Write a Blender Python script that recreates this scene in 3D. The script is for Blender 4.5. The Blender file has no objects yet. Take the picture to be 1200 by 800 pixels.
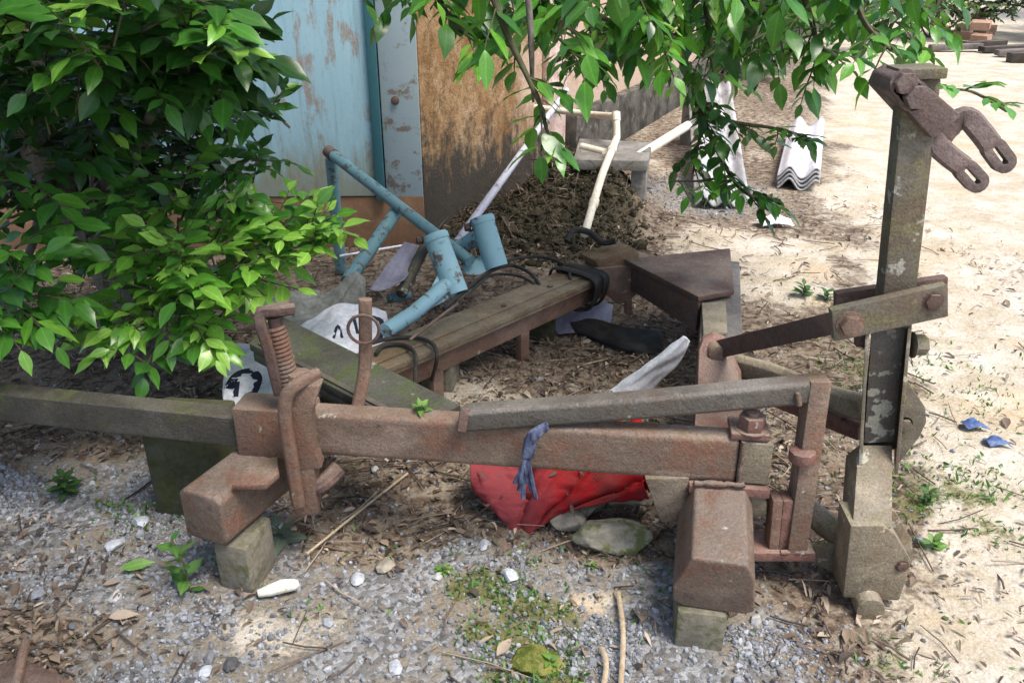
import bpy, bmesh, math, random
import numpy as np
from mathutils import Vector, Matrix, noise as mnoise
random.seed(7); rng = np.random.default_rng(11)
S = bpy.context.scene
COL = S.collection
R = math.radians
# ------------------------------------------------------------------ camera maths: photo pixel (1200x800) -> point in the place
CAM_H = 1.55; PITCH = R(25.0); FPX = 1000.0
cp, sp = math.cos(PITCH), math.sin(PITCH)
def ray(u, v):
    a = (400 - v) / FPX
    return Vector(((u - 600) / FPX, cp + sp * a, -sp + cp * a))
def G(u, v, z=0.0):
    d = ray(u, v); t = (z - CAM_H) / d.z
    return Vector((d.x * t, d.y * t, z))
def V(u, v, y):
    d = ray(u, v); t = y / d.y
    return Vector((d.x * t, y, CAM_H + d.z * t))
# ------------------------------------------------------------------ numpy value noise
def _h(ix, iy, s):
    n = (ix.astype(np.int64) * 374761393 + iy.astype(np.int64) * 668265263 + s * 974634777) & 0x7fffffff
    n = ((n ^ (n >> 13)) * 1274126177) & 0x7fffffff
    return ((n ^ (n >> 16)) & 0xffff) / 65535.0
def vnoise(x, y, s=0):
    x = np.asarray(x, float); y = np.asarray(y, float)
    ix, iy = np.floor(x), np.floor(y); fx, fy = x - ix, y - iy
    fx = fx * fx * (3 - 2 * fx); fy = fy * fy * (3 - 2 * fy)
    a, b = _h(ix, iy, s), _h(ix + 1, iy, s); c, d = _h(ix, iy + 1, s), _h(ix + 1, iy + 1, s)
    return (a * (1 - fx) + b * fx) * (1 - fy) + (c * (1 - fx) + d * fx) * fy
def fbm(x, y, s=0, o=4):
    t = 0; amp = .5
    for k in range(o):
        t = t + amp * (vnoise(np.asarray(x) * 2 ** k, np.asarray(y) * 2 ** k, s + k * 17) - .5) * 2; amp *= .5
    return t
def sstep(x, a, b):
    t = np.clip((np.asarray(x, float) - a) / (b - a), 0, 1); return t * t * (3 - 2 * t)
# ------------------------------------------------------------------ ground shape and zones
def gauss(x, y, cx, cy, rx, ry): return np.exp(-(((x - cx) / rx) ** 2 + ((y - cy) / ry) ** 2))
def gh(x, y):
    x = np.asarray(x, float); y = np.asarray(y, float)
    near = 1 / (1 + (np.maximum(y - 6, 0) / 6) ** 2)
    h = .02 * fbm(x * 1.3, y * 1.3, 3) + (.012 * fbm(x * 7, y * 7, 5, 3)) * near
    m = np.minimum(1.6 * gauss(x, y, .43, 5.2, .32, .4), 1) + .5 * gauss(x, y, .0, 5.0, .3, .3) * (1 - np.minimum(1.5 * gauss(x, y, .42, 5.15, .36, .44), 1))
    h = h + m * (.31 + .12 * fbm(x * 5, y * 5, 9, 5))
    h = h + .05 * gauss(x, y, -.1, 2.9, .5, .3) + .03 * gauss(x, y, -1.2, 3.2, .6, .5)
    return h
def zones(x, y):
    x = np.asarray(x, float); y = np.asarray(y, float)
    n = fbm(x * 1.4, y * 1.4, 21); n2 = fbm(x * 4.5, y * 4.5, 33)
    sand = sstep(x - (.8 + .3 * (y - 1.5)) + .35 * n + .2 * n2, -.1, .5)
    gy = 1.94 + .53 * sstep(-x, .5, 1.1) - .35 * sstep(x, .35, .8)
    gravel = sstep(gy - y + .28 * n + .18 * n2, -.02, .18) * (1 - sstep(x + .2 * n2, .55, .85))
    gravel = np.maximum(gravel * (1 - .95 * gauss(x, y, -1.2, 1.55, .22, .18)), gauss(x, y, .62, 1.58, .13, .12) * 1.1)
    gravel = np.clip(np.maximum(gravel, 1.2 * gauss(x, y, 1.3, 5.7, .45, .5)), 0, 1)
    gravel = gravel * (1 - sand)
    sp_ = .5 * sstep(y, 3.5, 4.3) * sstep(x, .75, 1.1) + .5 * gauss(x, y, 1.1, 3.9, .7, .7) + gauss(x, y, -.15, 2.75, .28, .18) + gauss(x, y, -.58, 1.62, .2, .12) + .8 * gauss(x, y, .2, 1.72, .12, .06) + .8 * gauss(x, y, 1.25, 4.3, .5, .4)
    sand2 = np.clip(sp_ * (.9 + .8 * n2), 0, 1)
    litter = np.clip(1 - np.maximum(gravel, sand), 0, 1) * (1 - .8 * sand2)
    moss = sstep(fbm(x * 2.2, y * 2.2, 51) + .6 * fbm(x * 9, y * 9, 77), -.15, .35)
    mm = gauss(x, y, -.2, 1.72, .35, .16) + gauss(x, y, .08, 1.47, .12, .08) + .38 * gauss(x, y, 1.35, 2.0, .3, .4) + .4 * gauss(x, y, 1.5, 2.9, .3, .25) + .5 * gauss(x, y, -1.1, 2.2, .3, .2) + .4 * gauss(x, y, .9, 1.5, .3, .15)
    moss = np.clip(moss * mm * 1.8, 0, 1)
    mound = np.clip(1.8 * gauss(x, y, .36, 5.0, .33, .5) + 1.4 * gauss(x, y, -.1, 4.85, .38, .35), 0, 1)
    return gravel * (1 - mound), litter, np.clip(np.maximum(sand, sand2 * .75), 0, 1) * (1 - mound), moss, mound
# ------------------------------------------------------------------ node helper
class NT:
    def __init__(s, name):
        s.m = bpy.data.materials.new(name); s.m.use_nodes = True
        s.t = s.m.node_tree; s.t.nodes.clear()
        s.out = s.t.nodes.new('ShaderNodeOutputMaterial')
    def n(s, typ, **k):
        nd = s.t.nodes.new(typ)
        for a, b in k.items(): setattr(nd, a, b)
        return nd
    def put(s, sock, val):
        if val is None: return
        if isinstance(val, bpy.types.NodeSocket): s.t.links.new(val, sock)
        else:
            if isinstance(val, (tuple, list)) and len(val) == 3 and sock.type == 'RGBA': val = (*val, 1)
            sock.default_value = val
    def co(s, which='Object', scale=None):
        c = s.n('ShaderNodeTexCoord').outputs[which]
        if scale:
            mp = s.n('ShaderNodeMapping'); s.put(mp.inputs[0], c); mp.inputs['Scale'].default_value = scale; c = mp.outputs[0]
        return c
    def noise(s, scale, detail=5, rough=.6, vec=None, dist=0):
        nd = s.n('ShaderNodeTexNoise'); s.put(nd.inputs['Vector'], vec)
        nd.inputs['Scale'].default_value = scale; nd.inputs['Detail'].default_value = detail
        nd.inputs['Roughness'].default_value = rough; nd.inputs['Distortion'].default_value = dist
        return nd.outputs[0]
    def voro(s, scale, vec=None, out='Distance', feature='F1'):
        nd = s.n('ShaderNodeTexVoronoi', feature=feature); s.put(nd.inputs['Vector'], vec); nd.inputs['Scale'].default_value = scale
        return nd.outputs[out]
    def rng(s, v, a, b, c=0., d=1.):
        nd = s.n('ShaderNodeMapRange'); nd.interpolation_type = 'SMOOTHSTEP'
        for k, x in enumerate((v, a, b, c, d)): s.put(nd.inputs[k], x)
        return nd.outputs[0]
    def math(s, op, a, b=None):
        nd = s.n('ShaderNodeMath', operation=op, use_clamp=False); s.put(nd.inputs[0], a); s.put(nd.inputs[1], b); return nd.outputs[0]
    def mix(s, f, a, b, mode='MIX'):
        nd = s.n('ShaderNodeMix', data_type='RGBA', blend_type=mode); s.put(nd.inputs[0], f); s.put(nd.inputs[6], a); s.put(nd.inputs[7], b); return nd.outputs[2]
    def ramp(s, f, stops):
        nd = s.n('ShaderNodeValToRGB'); s.put(nd.inputs[0], f); e = nd.color_ramp.elements
        while len(e) < len(stops): e.new(.5)
        for el, (p, c) in zip(e, stops): el.position = p; el.color = (*c, 1)
        return nd.outputs[0]
    def attr(s, name):
        nd = s.n('ShaderNodeAttribute', attribute_name=name); return nd.outputs['Fac']
    def bump(s, h, strength=.5, dist=.005, nrm=None):
        nd = s.n('ShaderNodeBump'); nd.inputs['Strength'].default_value = strength; nd.inputs['Distance'].default_value = dist
        s.put(nd.inputs['Height'], h); s.put(nd.inputs['Normal'], nrm); return nd.outputs[0]
    def up(s, a=.5, b=.95):
        g = s.n('ShaderNodeNewGeometry'); x = s.n('ShaderNodeSeparateXYZ'); s.put(x.inputs[0], g.outputs['Normal'])
        return s.rng(x.outputs[2], a, b)
    def bsdf(s, col, rough=.8, nrm=None, metal=0., spec=.4, trans=None, coat=0.):
        b = s.n('ShaderNodeBsdfPrincipled'); s.put(b.inputs['Base Color'], col); s.put(b.inputs['Roughness'], rough)
        s.put(b.inputs['Normal'], nrm); b.inputs['Metallic'].default_value = metal; b.inputs['Specular IOR Level'].default_value = spec
        o = b.outputs[0]
        if trans:
            t = s.n('ShaderNodeBsdfTranslucent'); s.put(t.inputs[0], trans[0])
            mx = s.n('ShaderNodeMixShader'); mx.inputs[0].default_value = trans[1]
            s.t.links.new(o, mx.inputs[1]); s.t.links.new(t.outputs[0], mx.inputs[2]); o = mx.outputs[0]
        s.t.links.new(o, s.out.inputs[0]); return s.m
def steel(name, base, rust, dark=(.035, .022, .017), rustamt=.5, darkamt=.35, dust=.3, dustc=(.24, .19, .15), moss=0., mossc=(.075, .085, .022), lichen=.3, lichenc=(.42, .41, .34), rough=.8, bumps=.5, spec=.45):
    T = NT(name); c = T.co()
    n1 = T.noise(7, 8, .65, c, .4); n2 = T.noise(28, 8, .7, c); n3 = T.noise(150, 4, .7, c); n4 = T.noise(3.2, 6, .6, c)
    st = T.noise(30, 5, .6, T.co('Object', (1, 1, .12)))
    col = T.mix(T.rng(n1, .62 - .3 * rustamt, .8 - .3 * rustamt), base, rust)
    col = T.mix(T.math('MULTIPLY', T.rng(n2, .66 - .25 * darkamt, .8 - .2 * darkamt), .8), col, dark)
    col = T.mix(T.math('MULTIPLY', T.rng(st, .5, .75), .45), col, rust)
    up = T.up(.35, .95)
    col = T.mix(T.math('MULTIPLY', T.math('MULTIPLY', T.rng(n4, .38, .62), up), dust * 1.6), col, dustc)
    if moss:
        a = T.math('ADD', T.math('MULTIPLY', n1, .6), T.math('MULTIPLY', n2, .4))
        a = T.math('ADD', a, T.math('MULTIPLY', up, .06))
        col = T.mix(T.math('MULTIPLY', T.rng(a, .66 - .3 * moss, .78 - .25 * moss), .85), col, T.mix(n3, mossc, tuple(x * 1.7 for x in mossc)))
    if lichen:
        lv = T.noise(17, 3, .5, c, .2); l2 = T.noise(70, 3, .6, c)
        col = T.mix(T.math('MULTIPLY', T.rng(T.math('ADD', lv, T.math('MULTIPLY', l2, .25)), .86 - .12 * lichen, .9 - .12 * lichen), .75), col, lichenc)
    n7 = T.noise(4.5, 7, .6, T.co('Object', (1, 1, 1.6)), .6); col = T.mix(T.math('MULTIPLY', T.rng(n7, .5, .64), .75), col, tuple(min(1, x * 1.55 + .015) for x in base)); col = T.mix(T.math('MULTIPLY', T.rng(n7, .46, .36), .7), col, tuple(x * .8 for x in rust))
    n5 = T.noise(420, 3, .6, c); n6 = T.noise(60, 6, .75, c, .6)
    col = T.mix(T.math('MULTIPLY', T.rng(n6, .57, .68), .5), col, dark)
    col = T.mix(T.math('MULTIPLY', T.rng(T.noise(45, 7, .75, c), .56, .7), .5), col, tuple(min(1, x * 2.1) for x in base))
    col = T.mix(.6, col, T.mix(1., col, T.ramp(n3, [(.3, (.5, .5, .5)), (.7, (1.45, 1.45, 1.45))]), 'MULTIPLY'))
    col = T.mix(.35, col, T.mix(1., col, T.ramp(n5, [(.35, (.6, .6, .6)), (.65, (1.35, 1.35, 1.35))]), 'MULTIPLY'))
    h = T.math('ADD', T.math('ADD', T.math('MULTIPLY', n2, .7), T.math('MULTIPLY', n6, -.5)), T.math('ADD', T.math('MULTIPLY', n3, .4), T.math('MULTIPLY', n4, 1.2)))
    return T.bsdf(col, T.rng(n2, .3, .7, rough - .34, min(rough + .08, 1.)), T.bump(h, bumps * 1.3, .009), 0, spec)
def simple(name, a, b, scale=12, rough=.8, bumps=.3, spec=.4, bd=.004, stretch=None, spots=None):
    T = NT(name); c = T.co('Object', stretch)
    n = T.noise(scale, 7, .65, c); n2 = T.noise(scale * 7, 4, .6, c)
    col = T.mix(T.rng(n, .35, .65), a, b)
    if spots: col = T.mix(T.math('MULTIPLY', T.rng(T.noise(scale * 2.3, 8, .7, c, .5), spots[1], spots[1] + .1), .85), col, spots[0])
    col = T.mix(.5, col, T.mix(1., col, T.ramp(n2, [(.3, (.6, .6, .6)), (.7, (1.3, 1.3, 1.3))]), 'MULTIPLY'))
    return T.bsdf(col, rough, T.bump(T.math('ADD', n, T.math('MULTIPLY', n2, .4)), bumps, bd), 0, spec)
M = {}
M['rust_beam'] = steel('rusty red painted steel', (.16, .113, .083), (.185, .088, .055), rustamt=.45, dust=.5, lichen=.45, dustc=(.24, .19, .155), moss=.3, mossc=(.1, .09, .045))
M['rust_red'] = steel('red oxide steel', (.165, .085, .068), (.185, .078, .055), rustamt=.45, dust=.55, lichen=.3, darkamt=.45)
M['rust_orange'] = steel('orange rusted steel', (.15, .095, .068), (.19, .095, .058), rustamt=.45, dust=.45, lichen=.25)
M['rust_dark'] = steel('dark rusted steel', (.085, .052, .042), (.13, .065, .045), rustamt=.4, dust=.4, lichen=.15)
M['rust_grey'] = steel('grey weathered steel', (.1, .09, .075), (.12, .085, .062), rustamt=.4, dust=.5, dustc=(.2, .18, .165), lichen=.2, rough=.6, spec=.5)
M['rust_stub'] = steel('worn brown steel', (.14, .102, .076), (.17, .085, .055), dark=(.06, .046, .044), rustamt=.4, darkamt=.5, dust=.3, dustc=(.2, .17, .15), lichen=.3, moss=.2, mossc=(.1, .095, .05), rough=.7)
M['rust_moss'] = steel('mossy rusted steel', (.12, .095, .07), (.14, .09, .06), rustamt=.4, dust=.3, moss=.4, lichen=.35)
M['rust_tower'] = steel('mossy tower steel', (.115, .1, .075), (.14, .1, .065), rustamt=.5, dust=.3, dustc=(.24, .2, .15), moss=.62, mossc=(.115, .11, .05), lichen=.55)
M['rust_foot'] = steel('dusty tower foot steel', (.19, .16, .11), (.17, .11, .07), rustamt=.35, dust=.6, dustc=(.27, .23, .18), moss=.42, mossc=(.14, .13, .07), lichen=.45)
M['rust_flange'] = steel('flaking flange steel', (.165, .13, .085), (.19, .105, .058), rustamt=.6, dust=.25, dustc=(.25, .21, .14), moss=.36, rough=.65, mossc=(.095, .095, .04), lichen=.25)
M['wood_green'] = steel('mossy dark wood', (.04, .038, .03), (.065, .06, .045), rustamt=.5, darkamt=.5, dust=.2, dustc=(.09, .09, .075), moss=.5, mossc=(.035, .05, .012), lichen=.42, lichenc=(.3, .31, .26))
M['bar_green'] = steel('mossy square bar', (.055, .05, .038), (.065, .052, .036), rustamt=.4, darkamt=.45, dust=.2, moss=.45, mossc=(.06, .07, .022), lichen=.4)
M['lichen_plate'] = steel('lichen covered steel', (.05, .048, .042), (.07, .055, .04), dust=.2, lichen=1.5, lichenc=(.3, .3, .25), moss=.2)
M['clevis'] = steel('brown clevis steel', (.12, .085, .075), (.13, .08, .065), rustamt=.4, dust=.35, dustc=(.2, .16, .145), lichen=.05, rough=.7)
M['bare_dark'] = steel('dark end grain', (.03, .025, .02), (.05, .035, .025), dust=.3, lichen=.1)
M['block'] = simple('weathered concrete', (.15, .135, .1), (.22, .195, .155), 9, .95, .6, .2, .008, None, ((.1, .105, .05), .5))
M['block_moss'] = simple('mossy concrete', (.045, .048, .024), (.08, .078, .05), 9, .95, .6, .2, .008, None, ((.05, .06, .02), .5))
M['slab'] = simple('grey concrete', (.15, .14, .125), (.24, .23, .21), 7, .95, .6, .2, .01, None, ((.06, .06, .05), .55))
M['stone'] = simple('rough field stone', (.2, .17, .13), (.3, .27, .22), 8, .95, .7, .2, .012, None, ((.12, .13, .06), .54))
M['stone_moss'] = simple('mossy field stone', (.24, .22, .17), (.32, .3, .25), 6, .95, .7, .2, .012, None, ((.11, .13, .03), .47))
M['pebble_blue'] = simple('blue grey granite', (.3, .32, .35), (.48, .5, .53), 30, .9, .6, .3, .004)
M['pebble_white'] = simple('pale granite', (.34, .34, .33), (.46, .45, .43), 30, .9, .5, .3, .004)
def paint(name, a, b, rustc=(.12, .06, .04), thr=.62, scale=14):
    T = NT(name); c = T.co(); n = T.noise(scale, 9, .72, c, .3); n2 = T.noise(60, 5, .7, c); n3 = T.noise(4, 4, .5, c)
    col = T.mix(n3, a, b); col = T.mix(T.math('MULTIPLY', T.rng(n, thr, thr + .07), .9), col, rustc)
    col = T.mix(T.math('MULTIPLY', T.rng(n2, .6, .72), .4), col, (.2, .2, .17))
    return T.bsdf(col, T.rng(n, .4, .7, .4, .8), T.bump(T.math('ADD', n, T.math('MULTIPLY', n2, .3)), .25, .003), 0, .4)
M['blue'] = paint('chalky blue paint', (.22, .4, .47), (.32, .52, .58), thr=.54)
M['blue_dull'] = paint('dirty blue paint', (.13, .26, .3), (.16, .3, .33), (.1, .09, .07), .53, 22)
M['grey_pole'] = paint('scuffed grey pipe', (.36, .37, .43), (.48, .48, .54), (.16, .12, .12), .55, 25)
M['pvc'] = simple('weathered cream plastic', (.6, .55, .42), (.7, .66, .55), 14, .5, .08, .5, .002, None, ((.35, .29, .18), .6))
M['rubber'] = simple('black rubber', (.012, .012, .012), (.03, .028, .026), 20, .7, .4, .4, .004)
M['cable'] = simple('black cable sheath', (.02, .018, .016), (.045, .04, .033), 20, .6, .2, .4, .003)
T = NT('faded red cloth'); c = T.co(); n1 = T.noise(5, 7, .65, c); n2 = T.noise(26, 7, .7, c, .4); n3 = T.noise(240, 3, .6, c); sx = T.n('ShaderNodeSeparateXYZ'); T.put(sx.inputs[0], c)
f_ = T.rng(T.math('ADD', sx.outputs[0], T.math('MULTIPLY', T.math('SUBTRACT', n1, .5), .5)), -.1, .08)
col = T.mix(f_, (.2, .035, .04), (.27, .007, .01)); col = T.mix(T.math('MULTIPLY', T.rng(n1, .47, .6), .65), col, (.13, .03, .028)); col = T.mix(T.math('MULTIPLY', T.rng(n2, .6, .72), .7), col, (.09, .045, .035))
col = T.mix(.5, col, T.mix(1., col, T.ramp(n3, [(.3, (.7, .7, .7)), (.7, (1.25, 1.25, 1.25))]), 'MULTIPLY'))
M['cloth_red'] = T.bsdf(col, .85, T.bump(T.math('ADD', n2, T.math('MULTIPLY', n3, .3)), .4, .006), 0, .2)
M['cloth_white'] = simple('dirty white banner cloth', (.6, .61, .66), (.72, .73, .77), 8, .75, .3, .3, .003, None, ((.3, .29, .27), .64))
M['cloth_grey'] = simple('grey cloth', (.17, .175, .16), (.27, .275, .26), 9, .9, .5, .2, .004, None, ((.12, .11, .09), .56))
M['plastic_lilac'] = simple('grey lilac plastic', (.17, .165, .22), (.24, .23, .29), 8, .6, .15, .4, .003)
M['plastic_white'] = simple('white plastic strip', (.78, .8, .84), (.86, .87, .9), 14, .55, .3, .4, .003, None, ((.35, .34, .32), .63))
M['cloth_navy'] = simple('navy rag', (.018, .022, .05), (.12, .14, .22), 50, .85, .5, .2, .004, (1, 1, .4))
M['ink'] = simple('navy printed ink', (.012, .014, .03), (.02, .022, .045), 20, .7, .1)
M['litter_blue'] = simple('blue plastic scrap', (.02, .045, .15), (.1, .16, .32), 25, .5, .3)
M['paper'] = simple('soiled paper wrapper', (.6, .6, .52), (.7, .69, .62), 30, .7, .2, .3, .002, None, ((.35, .38, .08), .55))
M['fibro'] = simple('white fibre cement', (.62, .62, .65), (.72, .72, .75), 10, .9, .3, .2, .004, (1, 1, 1), ((.4, .4, .4), .6))
M['fibro_mid'] = simple('dusty fibre cement', (.36, .36, .37), (.52, .52, .54), 6, .9, .4, .2, .004, (1, .3, 1), ((.2, .19, .17), .52))
M['fibro_dark'] = simple('soiled fibre cement', (.3, .3, .3), (.45, .45, .45), 10, .9, .3, .2, .004, (1, 1, 1), ((.12, .12, .12), .55))
M['brick'] = simple('orange hollow brick', (.34, .2, .14), (.42, .28, .2), 12, .95, .4)
M['plank'] = simple('grey weathered plank', (.1, .085, .075), (.2, .175, .155), 6, .9, .5, .2, .005, (1, 1, 1))
M['bark'] = simple('grey mottled bark', (.075, .062, .047), (.19, .175, .15), 11, .95, .8, .2, .015, (1, 1, .5), ((.04, .035, .028), .55))
M['twig'] = simple('green brown twig', (.05, .055, .022), (.1, .085, .05), 30, .9, .4)
M['roof'] = simple('old grey roofing', (.2, .19, .18), (.3, .29, .28), 6, .9, .3)
def leafmat(name, stops, transl=.25, rough=.34, tmul=1.5, vein=True):
    T = NT(name); t = T.attr('tone'); lx = T.attr('lx'); ly = T.attr('ly')
    col = T.ramp(t, stops)
    if vein:
        w = T.math('SINE', T.math('MULTIPLY', T.math('SUBTRACT', ly, T.math('MULTIPLY', lx, .14)), 52))
        side = T.math('MULTIPLY', T.rng(w, .78, 1.), .22)
        mid = T.rng(lx, .16, .02, 0., .6)
        col = T.mix(T.math('MAXIMUM', side, mid), col, T.mix(1., col, (1.7, 1.6, 1.6), 'MULTIPLY'))
    c = T.co(); n = T.noise(60, 4, .6, c)
    col = T.mix(.4, col, T.mix(1., col, T.ramp(n, [(.3, (.7, .7, .7)), (.7, (1.2, 1.2, 1.2))]), 'MULTIPLY'))
    col = T.mix(T.math('MULTIPLY', T.rng(T.noise(33, 6, .7, c), .66, .72), .6), col, (.1, .085, .04))
    col = T.mix(T.math('MULTIPLY', T.rng(T.noise(9, 5, .7, c), .45, .7), .07), col, (.3, .3, .26))
    tc = T.mix(1., col, (tmul * 1.15, tmul * 1.25, tmul * .5), 'MULTIPLY')
    return T.bsdf(col, rough, T.bump(n, .15, .003), 0, .5, (tc, transl))
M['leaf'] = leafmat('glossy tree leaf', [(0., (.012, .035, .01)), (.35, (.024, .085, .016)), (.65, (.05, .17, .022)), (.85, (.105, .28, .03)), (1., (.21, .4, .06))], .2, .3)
M['leaf_far'] = leafmat('distant leaf', [(0., (.01, .025, .008)), (.5, (.03, .07, .014)), (1., (.09, .14, .03))], .25, .5, 1.4, False)
M['weed'] = leafmat('weed leaf', [(0., (.03, .075, .02)), (.5, (.055, .14, .03)), (1., (.13, .26, .05))], .3, .5)
M['weed_grey'] = leafmat('grey green leaf', [(0., (.06, .085, .06)), (1., (.13, .17, .12))], .15, .5)
M['litter'] = leafmat('dead leaf', [(0., (.03, .022, .016)), (.3, (.085, .058, .042)), (.6, (.16, .112, .08)), (.85, (.27, .205, .15)), (1., (.44, .36, .28))], .12, .8, 1.2, False)
T = NT('crushed stone'); tt = T.attr('tone'); n = T.noise(90, 4, .6, T.co())
c_ = T.ramp(tt, [(0., (.07, .072, .075)), (.25, (.15, .155, .165)), (.6, (.25, .262, .285)), (.88, (.37, .385, .41)), (1., (.5, .5, .5))])
c_ = T.mix(.5, c_, T.mix(1., c_, T.ramp(n, [(.3, (.5, .5, .52)), (.7, (1.3, 1.3, 1.3))]), 'MULTIPLY'))
M['gravel'] = T.bsdf(c_, .85, T.bump(n, .4, .003), 0, .3)
T = NT('dead twig'); M['stick'] = T.bsdf(T.ramp(T.attr('tone'), [(0., (.045, .032, .025)), (.6, (.14, .1, .075)), (1., (.36, .29, .21))]), .9)
# ground material
T = NT('yard ground'); c = T.co()
g, l, s_, mo = T.attr('gravel'), T.attr('litter'), T.attr('sand'), T.attr('moss')
n1 = T.noise(4, 8, .65, c); n2 = T.noise(22, 8, .7, c); n3 = T.noise(120, 5, .7, c); v1 = T.voro(70, c, 'Color'); v2 = T.voro(33, c, 'Color'); vd = T.voro(70, c)
bwv = T.n('ShaderNodeRGBToBW'); T.put(bwv.inputs[0], v1); bw2 = T.n('ShaderNodeRGBToBW'); T.put(bw2.inputs[0], v2)
dirt = T.mix(T.rng(n2, .35, .65), (.16, .125, .092), (.28, .235, .18))
dirt = T.mix(T.rng(n1, .45, .6), dirt, T.mix(n3, (.2, .165, .125), (.3, .25, .19)))
gcol = T.ramp(bwv.outputs[0], [(.15, (.11, .105, .1)), (.5, (.2, .198, .195)), (.85, (.33, .335, .345))])
gcol = T.mix(T.rng(T.math('ADD', T.math('MULTIPLY', n1, .6), T.math('MULTIPLY', n2, .4)), .46, .56), gcol, T.mix(n3, (.17, .145, .11), (.29, .25, .195)))
lcol = T.ramp(bw2.outputs[0], [(.15, (.05, .035, .026)), (.5, (.13, .092, .065)), (.85, (.25, .19, .135))])
lcol = T.mix(T.rng(n2, .42, .62), lcol, dirt)
scol = T.mix(T.rng(n1, .35, .68), (.45, .385, .285), (.6, .55, .475))
scol = T.mix(T.math('MULTIPLY', T.rng(n2, .5, .66), .65), scol, (.36, .285, .185))
scol = T.mix(T.math('MULTIPLY', T.rng(T.noise(1.7, 7, .6, c), .54, .64), .35), scol, (.56, .38, .2))
mk = lambda a: T.rng(T.math('ADD', a, T.math('MULTIPLY', T.math('SUBTRACT', n2, .5), 1.1)), .3, .62)
col = T.mix(mk(l), dirt, lcol); col = T.mix(mk(g), col, gcol); col = T.mix(mk(s_), col, scol)
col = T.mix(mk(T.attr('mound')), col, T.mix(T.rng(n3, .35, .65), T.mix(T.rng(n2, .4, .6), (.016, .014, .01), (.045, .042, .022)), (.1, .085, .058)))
col = T.mix(T.math('MULTIPLY', mk(mo), .85), col, T.mix(n3, (.075, .08, .02), (.2, .19, .065)))
col = T.mix(.6, col, T.mix(1., col, T.ramp(n3, [(.3, (.6, .6, .6)), (.7, (1.3, 1.3, 1.3))]), 'MULTIPLY'))
hh = T.math('ADD', T.math('MULTIPLY', n2, 1.1), T.math('ADD', T.math('MULTIPLY', n3, .4), T.math('MULTIPLY', vd, -.3)))
M['ground'] = T.bsdf(col, .95, T.bump(hh, .7, .02), 0, .15)
# house materials
T = NT('mouldy orange plaster'); c = T.co(); n1 = T.noise(2.5, 8, .7, c, .3); n2 = T.noise(14, 8, .75, c); st = T.noise(9, 9, .72, T.co('Object', (1, 1, .55)), .5)
sx = T.n('ShaderNodeSeparateXYZ'); T.put(sx.inputs[0], c)
col = T.mix(T.rng(n1, .35, .65), (.27, .15, .065), (.38, .25, .135)); col = T.mix(T.math('MULTIPLY', T.rng(T.noise(6, 9, .75, c, .8), .5, .6), .6), col, (.45, .33, .2)); col = T.mix(T.math('MULTIPLY', T.rng(n2, .48, .6), .75), col, (.17, .1, .045)); col = T.mix(T.math('MULTIPLY', T.rng(T.noise(7, 9, .75, c, 1.5), .56, .63), .7), col, (.1, .07, .04)); col = T.mix(T.math('MULTIPLY', T.rng(T.noise(55, 6, .7, c), .58, .66), .6), col, (.1, .065, .035))
col = T.mix(T.rng(T.math('ADD', T.math('MULTIPLY', n1, .6), T.math('MULTIPLY', sx.outputs[0], .35)), .42, .62), col, (.58, .43, .33))
mould = T.math('ADD', T.math('ADD', T.math('MULTIPLY', sx.outputs[2], -1.15), T.math('MULTIPLY', sx.outputs[0], -.34)), T.math('ADD', T.math('MULTIPLY', st, 1.5), T.math('MULTIPLY', n2, .6)))
col = T.mix(T.math('MULTIPLY', T.rng(mould, .2, .62), .95), col, T.mix(n2, (.02, .02, .018), (.075, .07, .062)))
M['plaster'] = T.bsdf(col, .95, T.bump(T.math('ADD', n2, T.math('ADD', st, T.noise(70, 5, .7, c))), .8, .014), 0, .15)
T = NT('peeling blue sheet metal'); c = T.co(); n1 = T.noise(3, 8, .7, c, .4); st = T.noise(10, 8, .7, T.co('Object', (1, 1, .16)), .3); n2 = T.noise(40, 6, .7, c)
sx = T.n('ShaderNodeSeparateXYZ'); T.put(sx.inputs[0], c)
col = T.mix(n1, (.31, .54, .66), (.44, .67, .77)); s2_ = T.noise(26, 8, .75, T.co('Object', (1, 1, .07)), .2); col = T.mix(T.math('MULTIPLY', T.rng(s2_, .5, .66), .5), col, (.2, .3, .33)); col = T.mix(T.math('MULTIPLY', T.rng(s2_, .42, .34), .5), col, (.55, .72, .78)); col = T.mix(T.math('MULTIPLY', T.rng(T.math('ADD', T.math('MULTIPLY', st, .6), T.math('MULTIPLY', n1, .4)), .53, .6), .85), col, (.34, .25, .19)); col = T.mix(T.math('MULTIPLY', T.rng(T.noise(90, 5, .7, c), .5, .62), .35), col, (.45, .6, .66))
col = T.mix(T.rng(T.math('ADD', T.math('MULTIPLY', sx.outputs[2], -1.), T.math('MULTIPLY', st, .8)), -.25, .05, 0, .75), col, (.3, .29, .18))
col = T.mix(T.math('MULTIPLY', T.rng(n2, .58, .7), .5), col, (.27, .4, .45))
M['panel'] = T.bsdf(col, .6, T.bump(T.math('ADD', st, n2), .3, .006), 0, .3)
M['panel_grey'] = paint('worn grey blue board', (.27, .36, .4), (.37, .46, .5), (.2, .15, .12), .55, 9)
M['strip'] = paint('teal painted strip', (.03, .12, .15), (.05, .16, .19), (.08, .07, .06), .62)
M['plinth'] = simple('black mouldy plinth', (.04, .038, .033), (.12, .11, .095), 5, .95, .6, .2, .012, None, ((.22, .19, .15), .55))
T = NT('brick course wall'); c = T.co('Object'); bk = T.n('ShaderNodeTexBrick'); mp = T.n('ShaderNodeMapping'); T.put(mp.inputs[0], c); mp.inputs['Rotation'].default_value = (R(90), 0, 0); T.put(bk.inputs['Vector'], mp.outputs[0])
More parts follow.
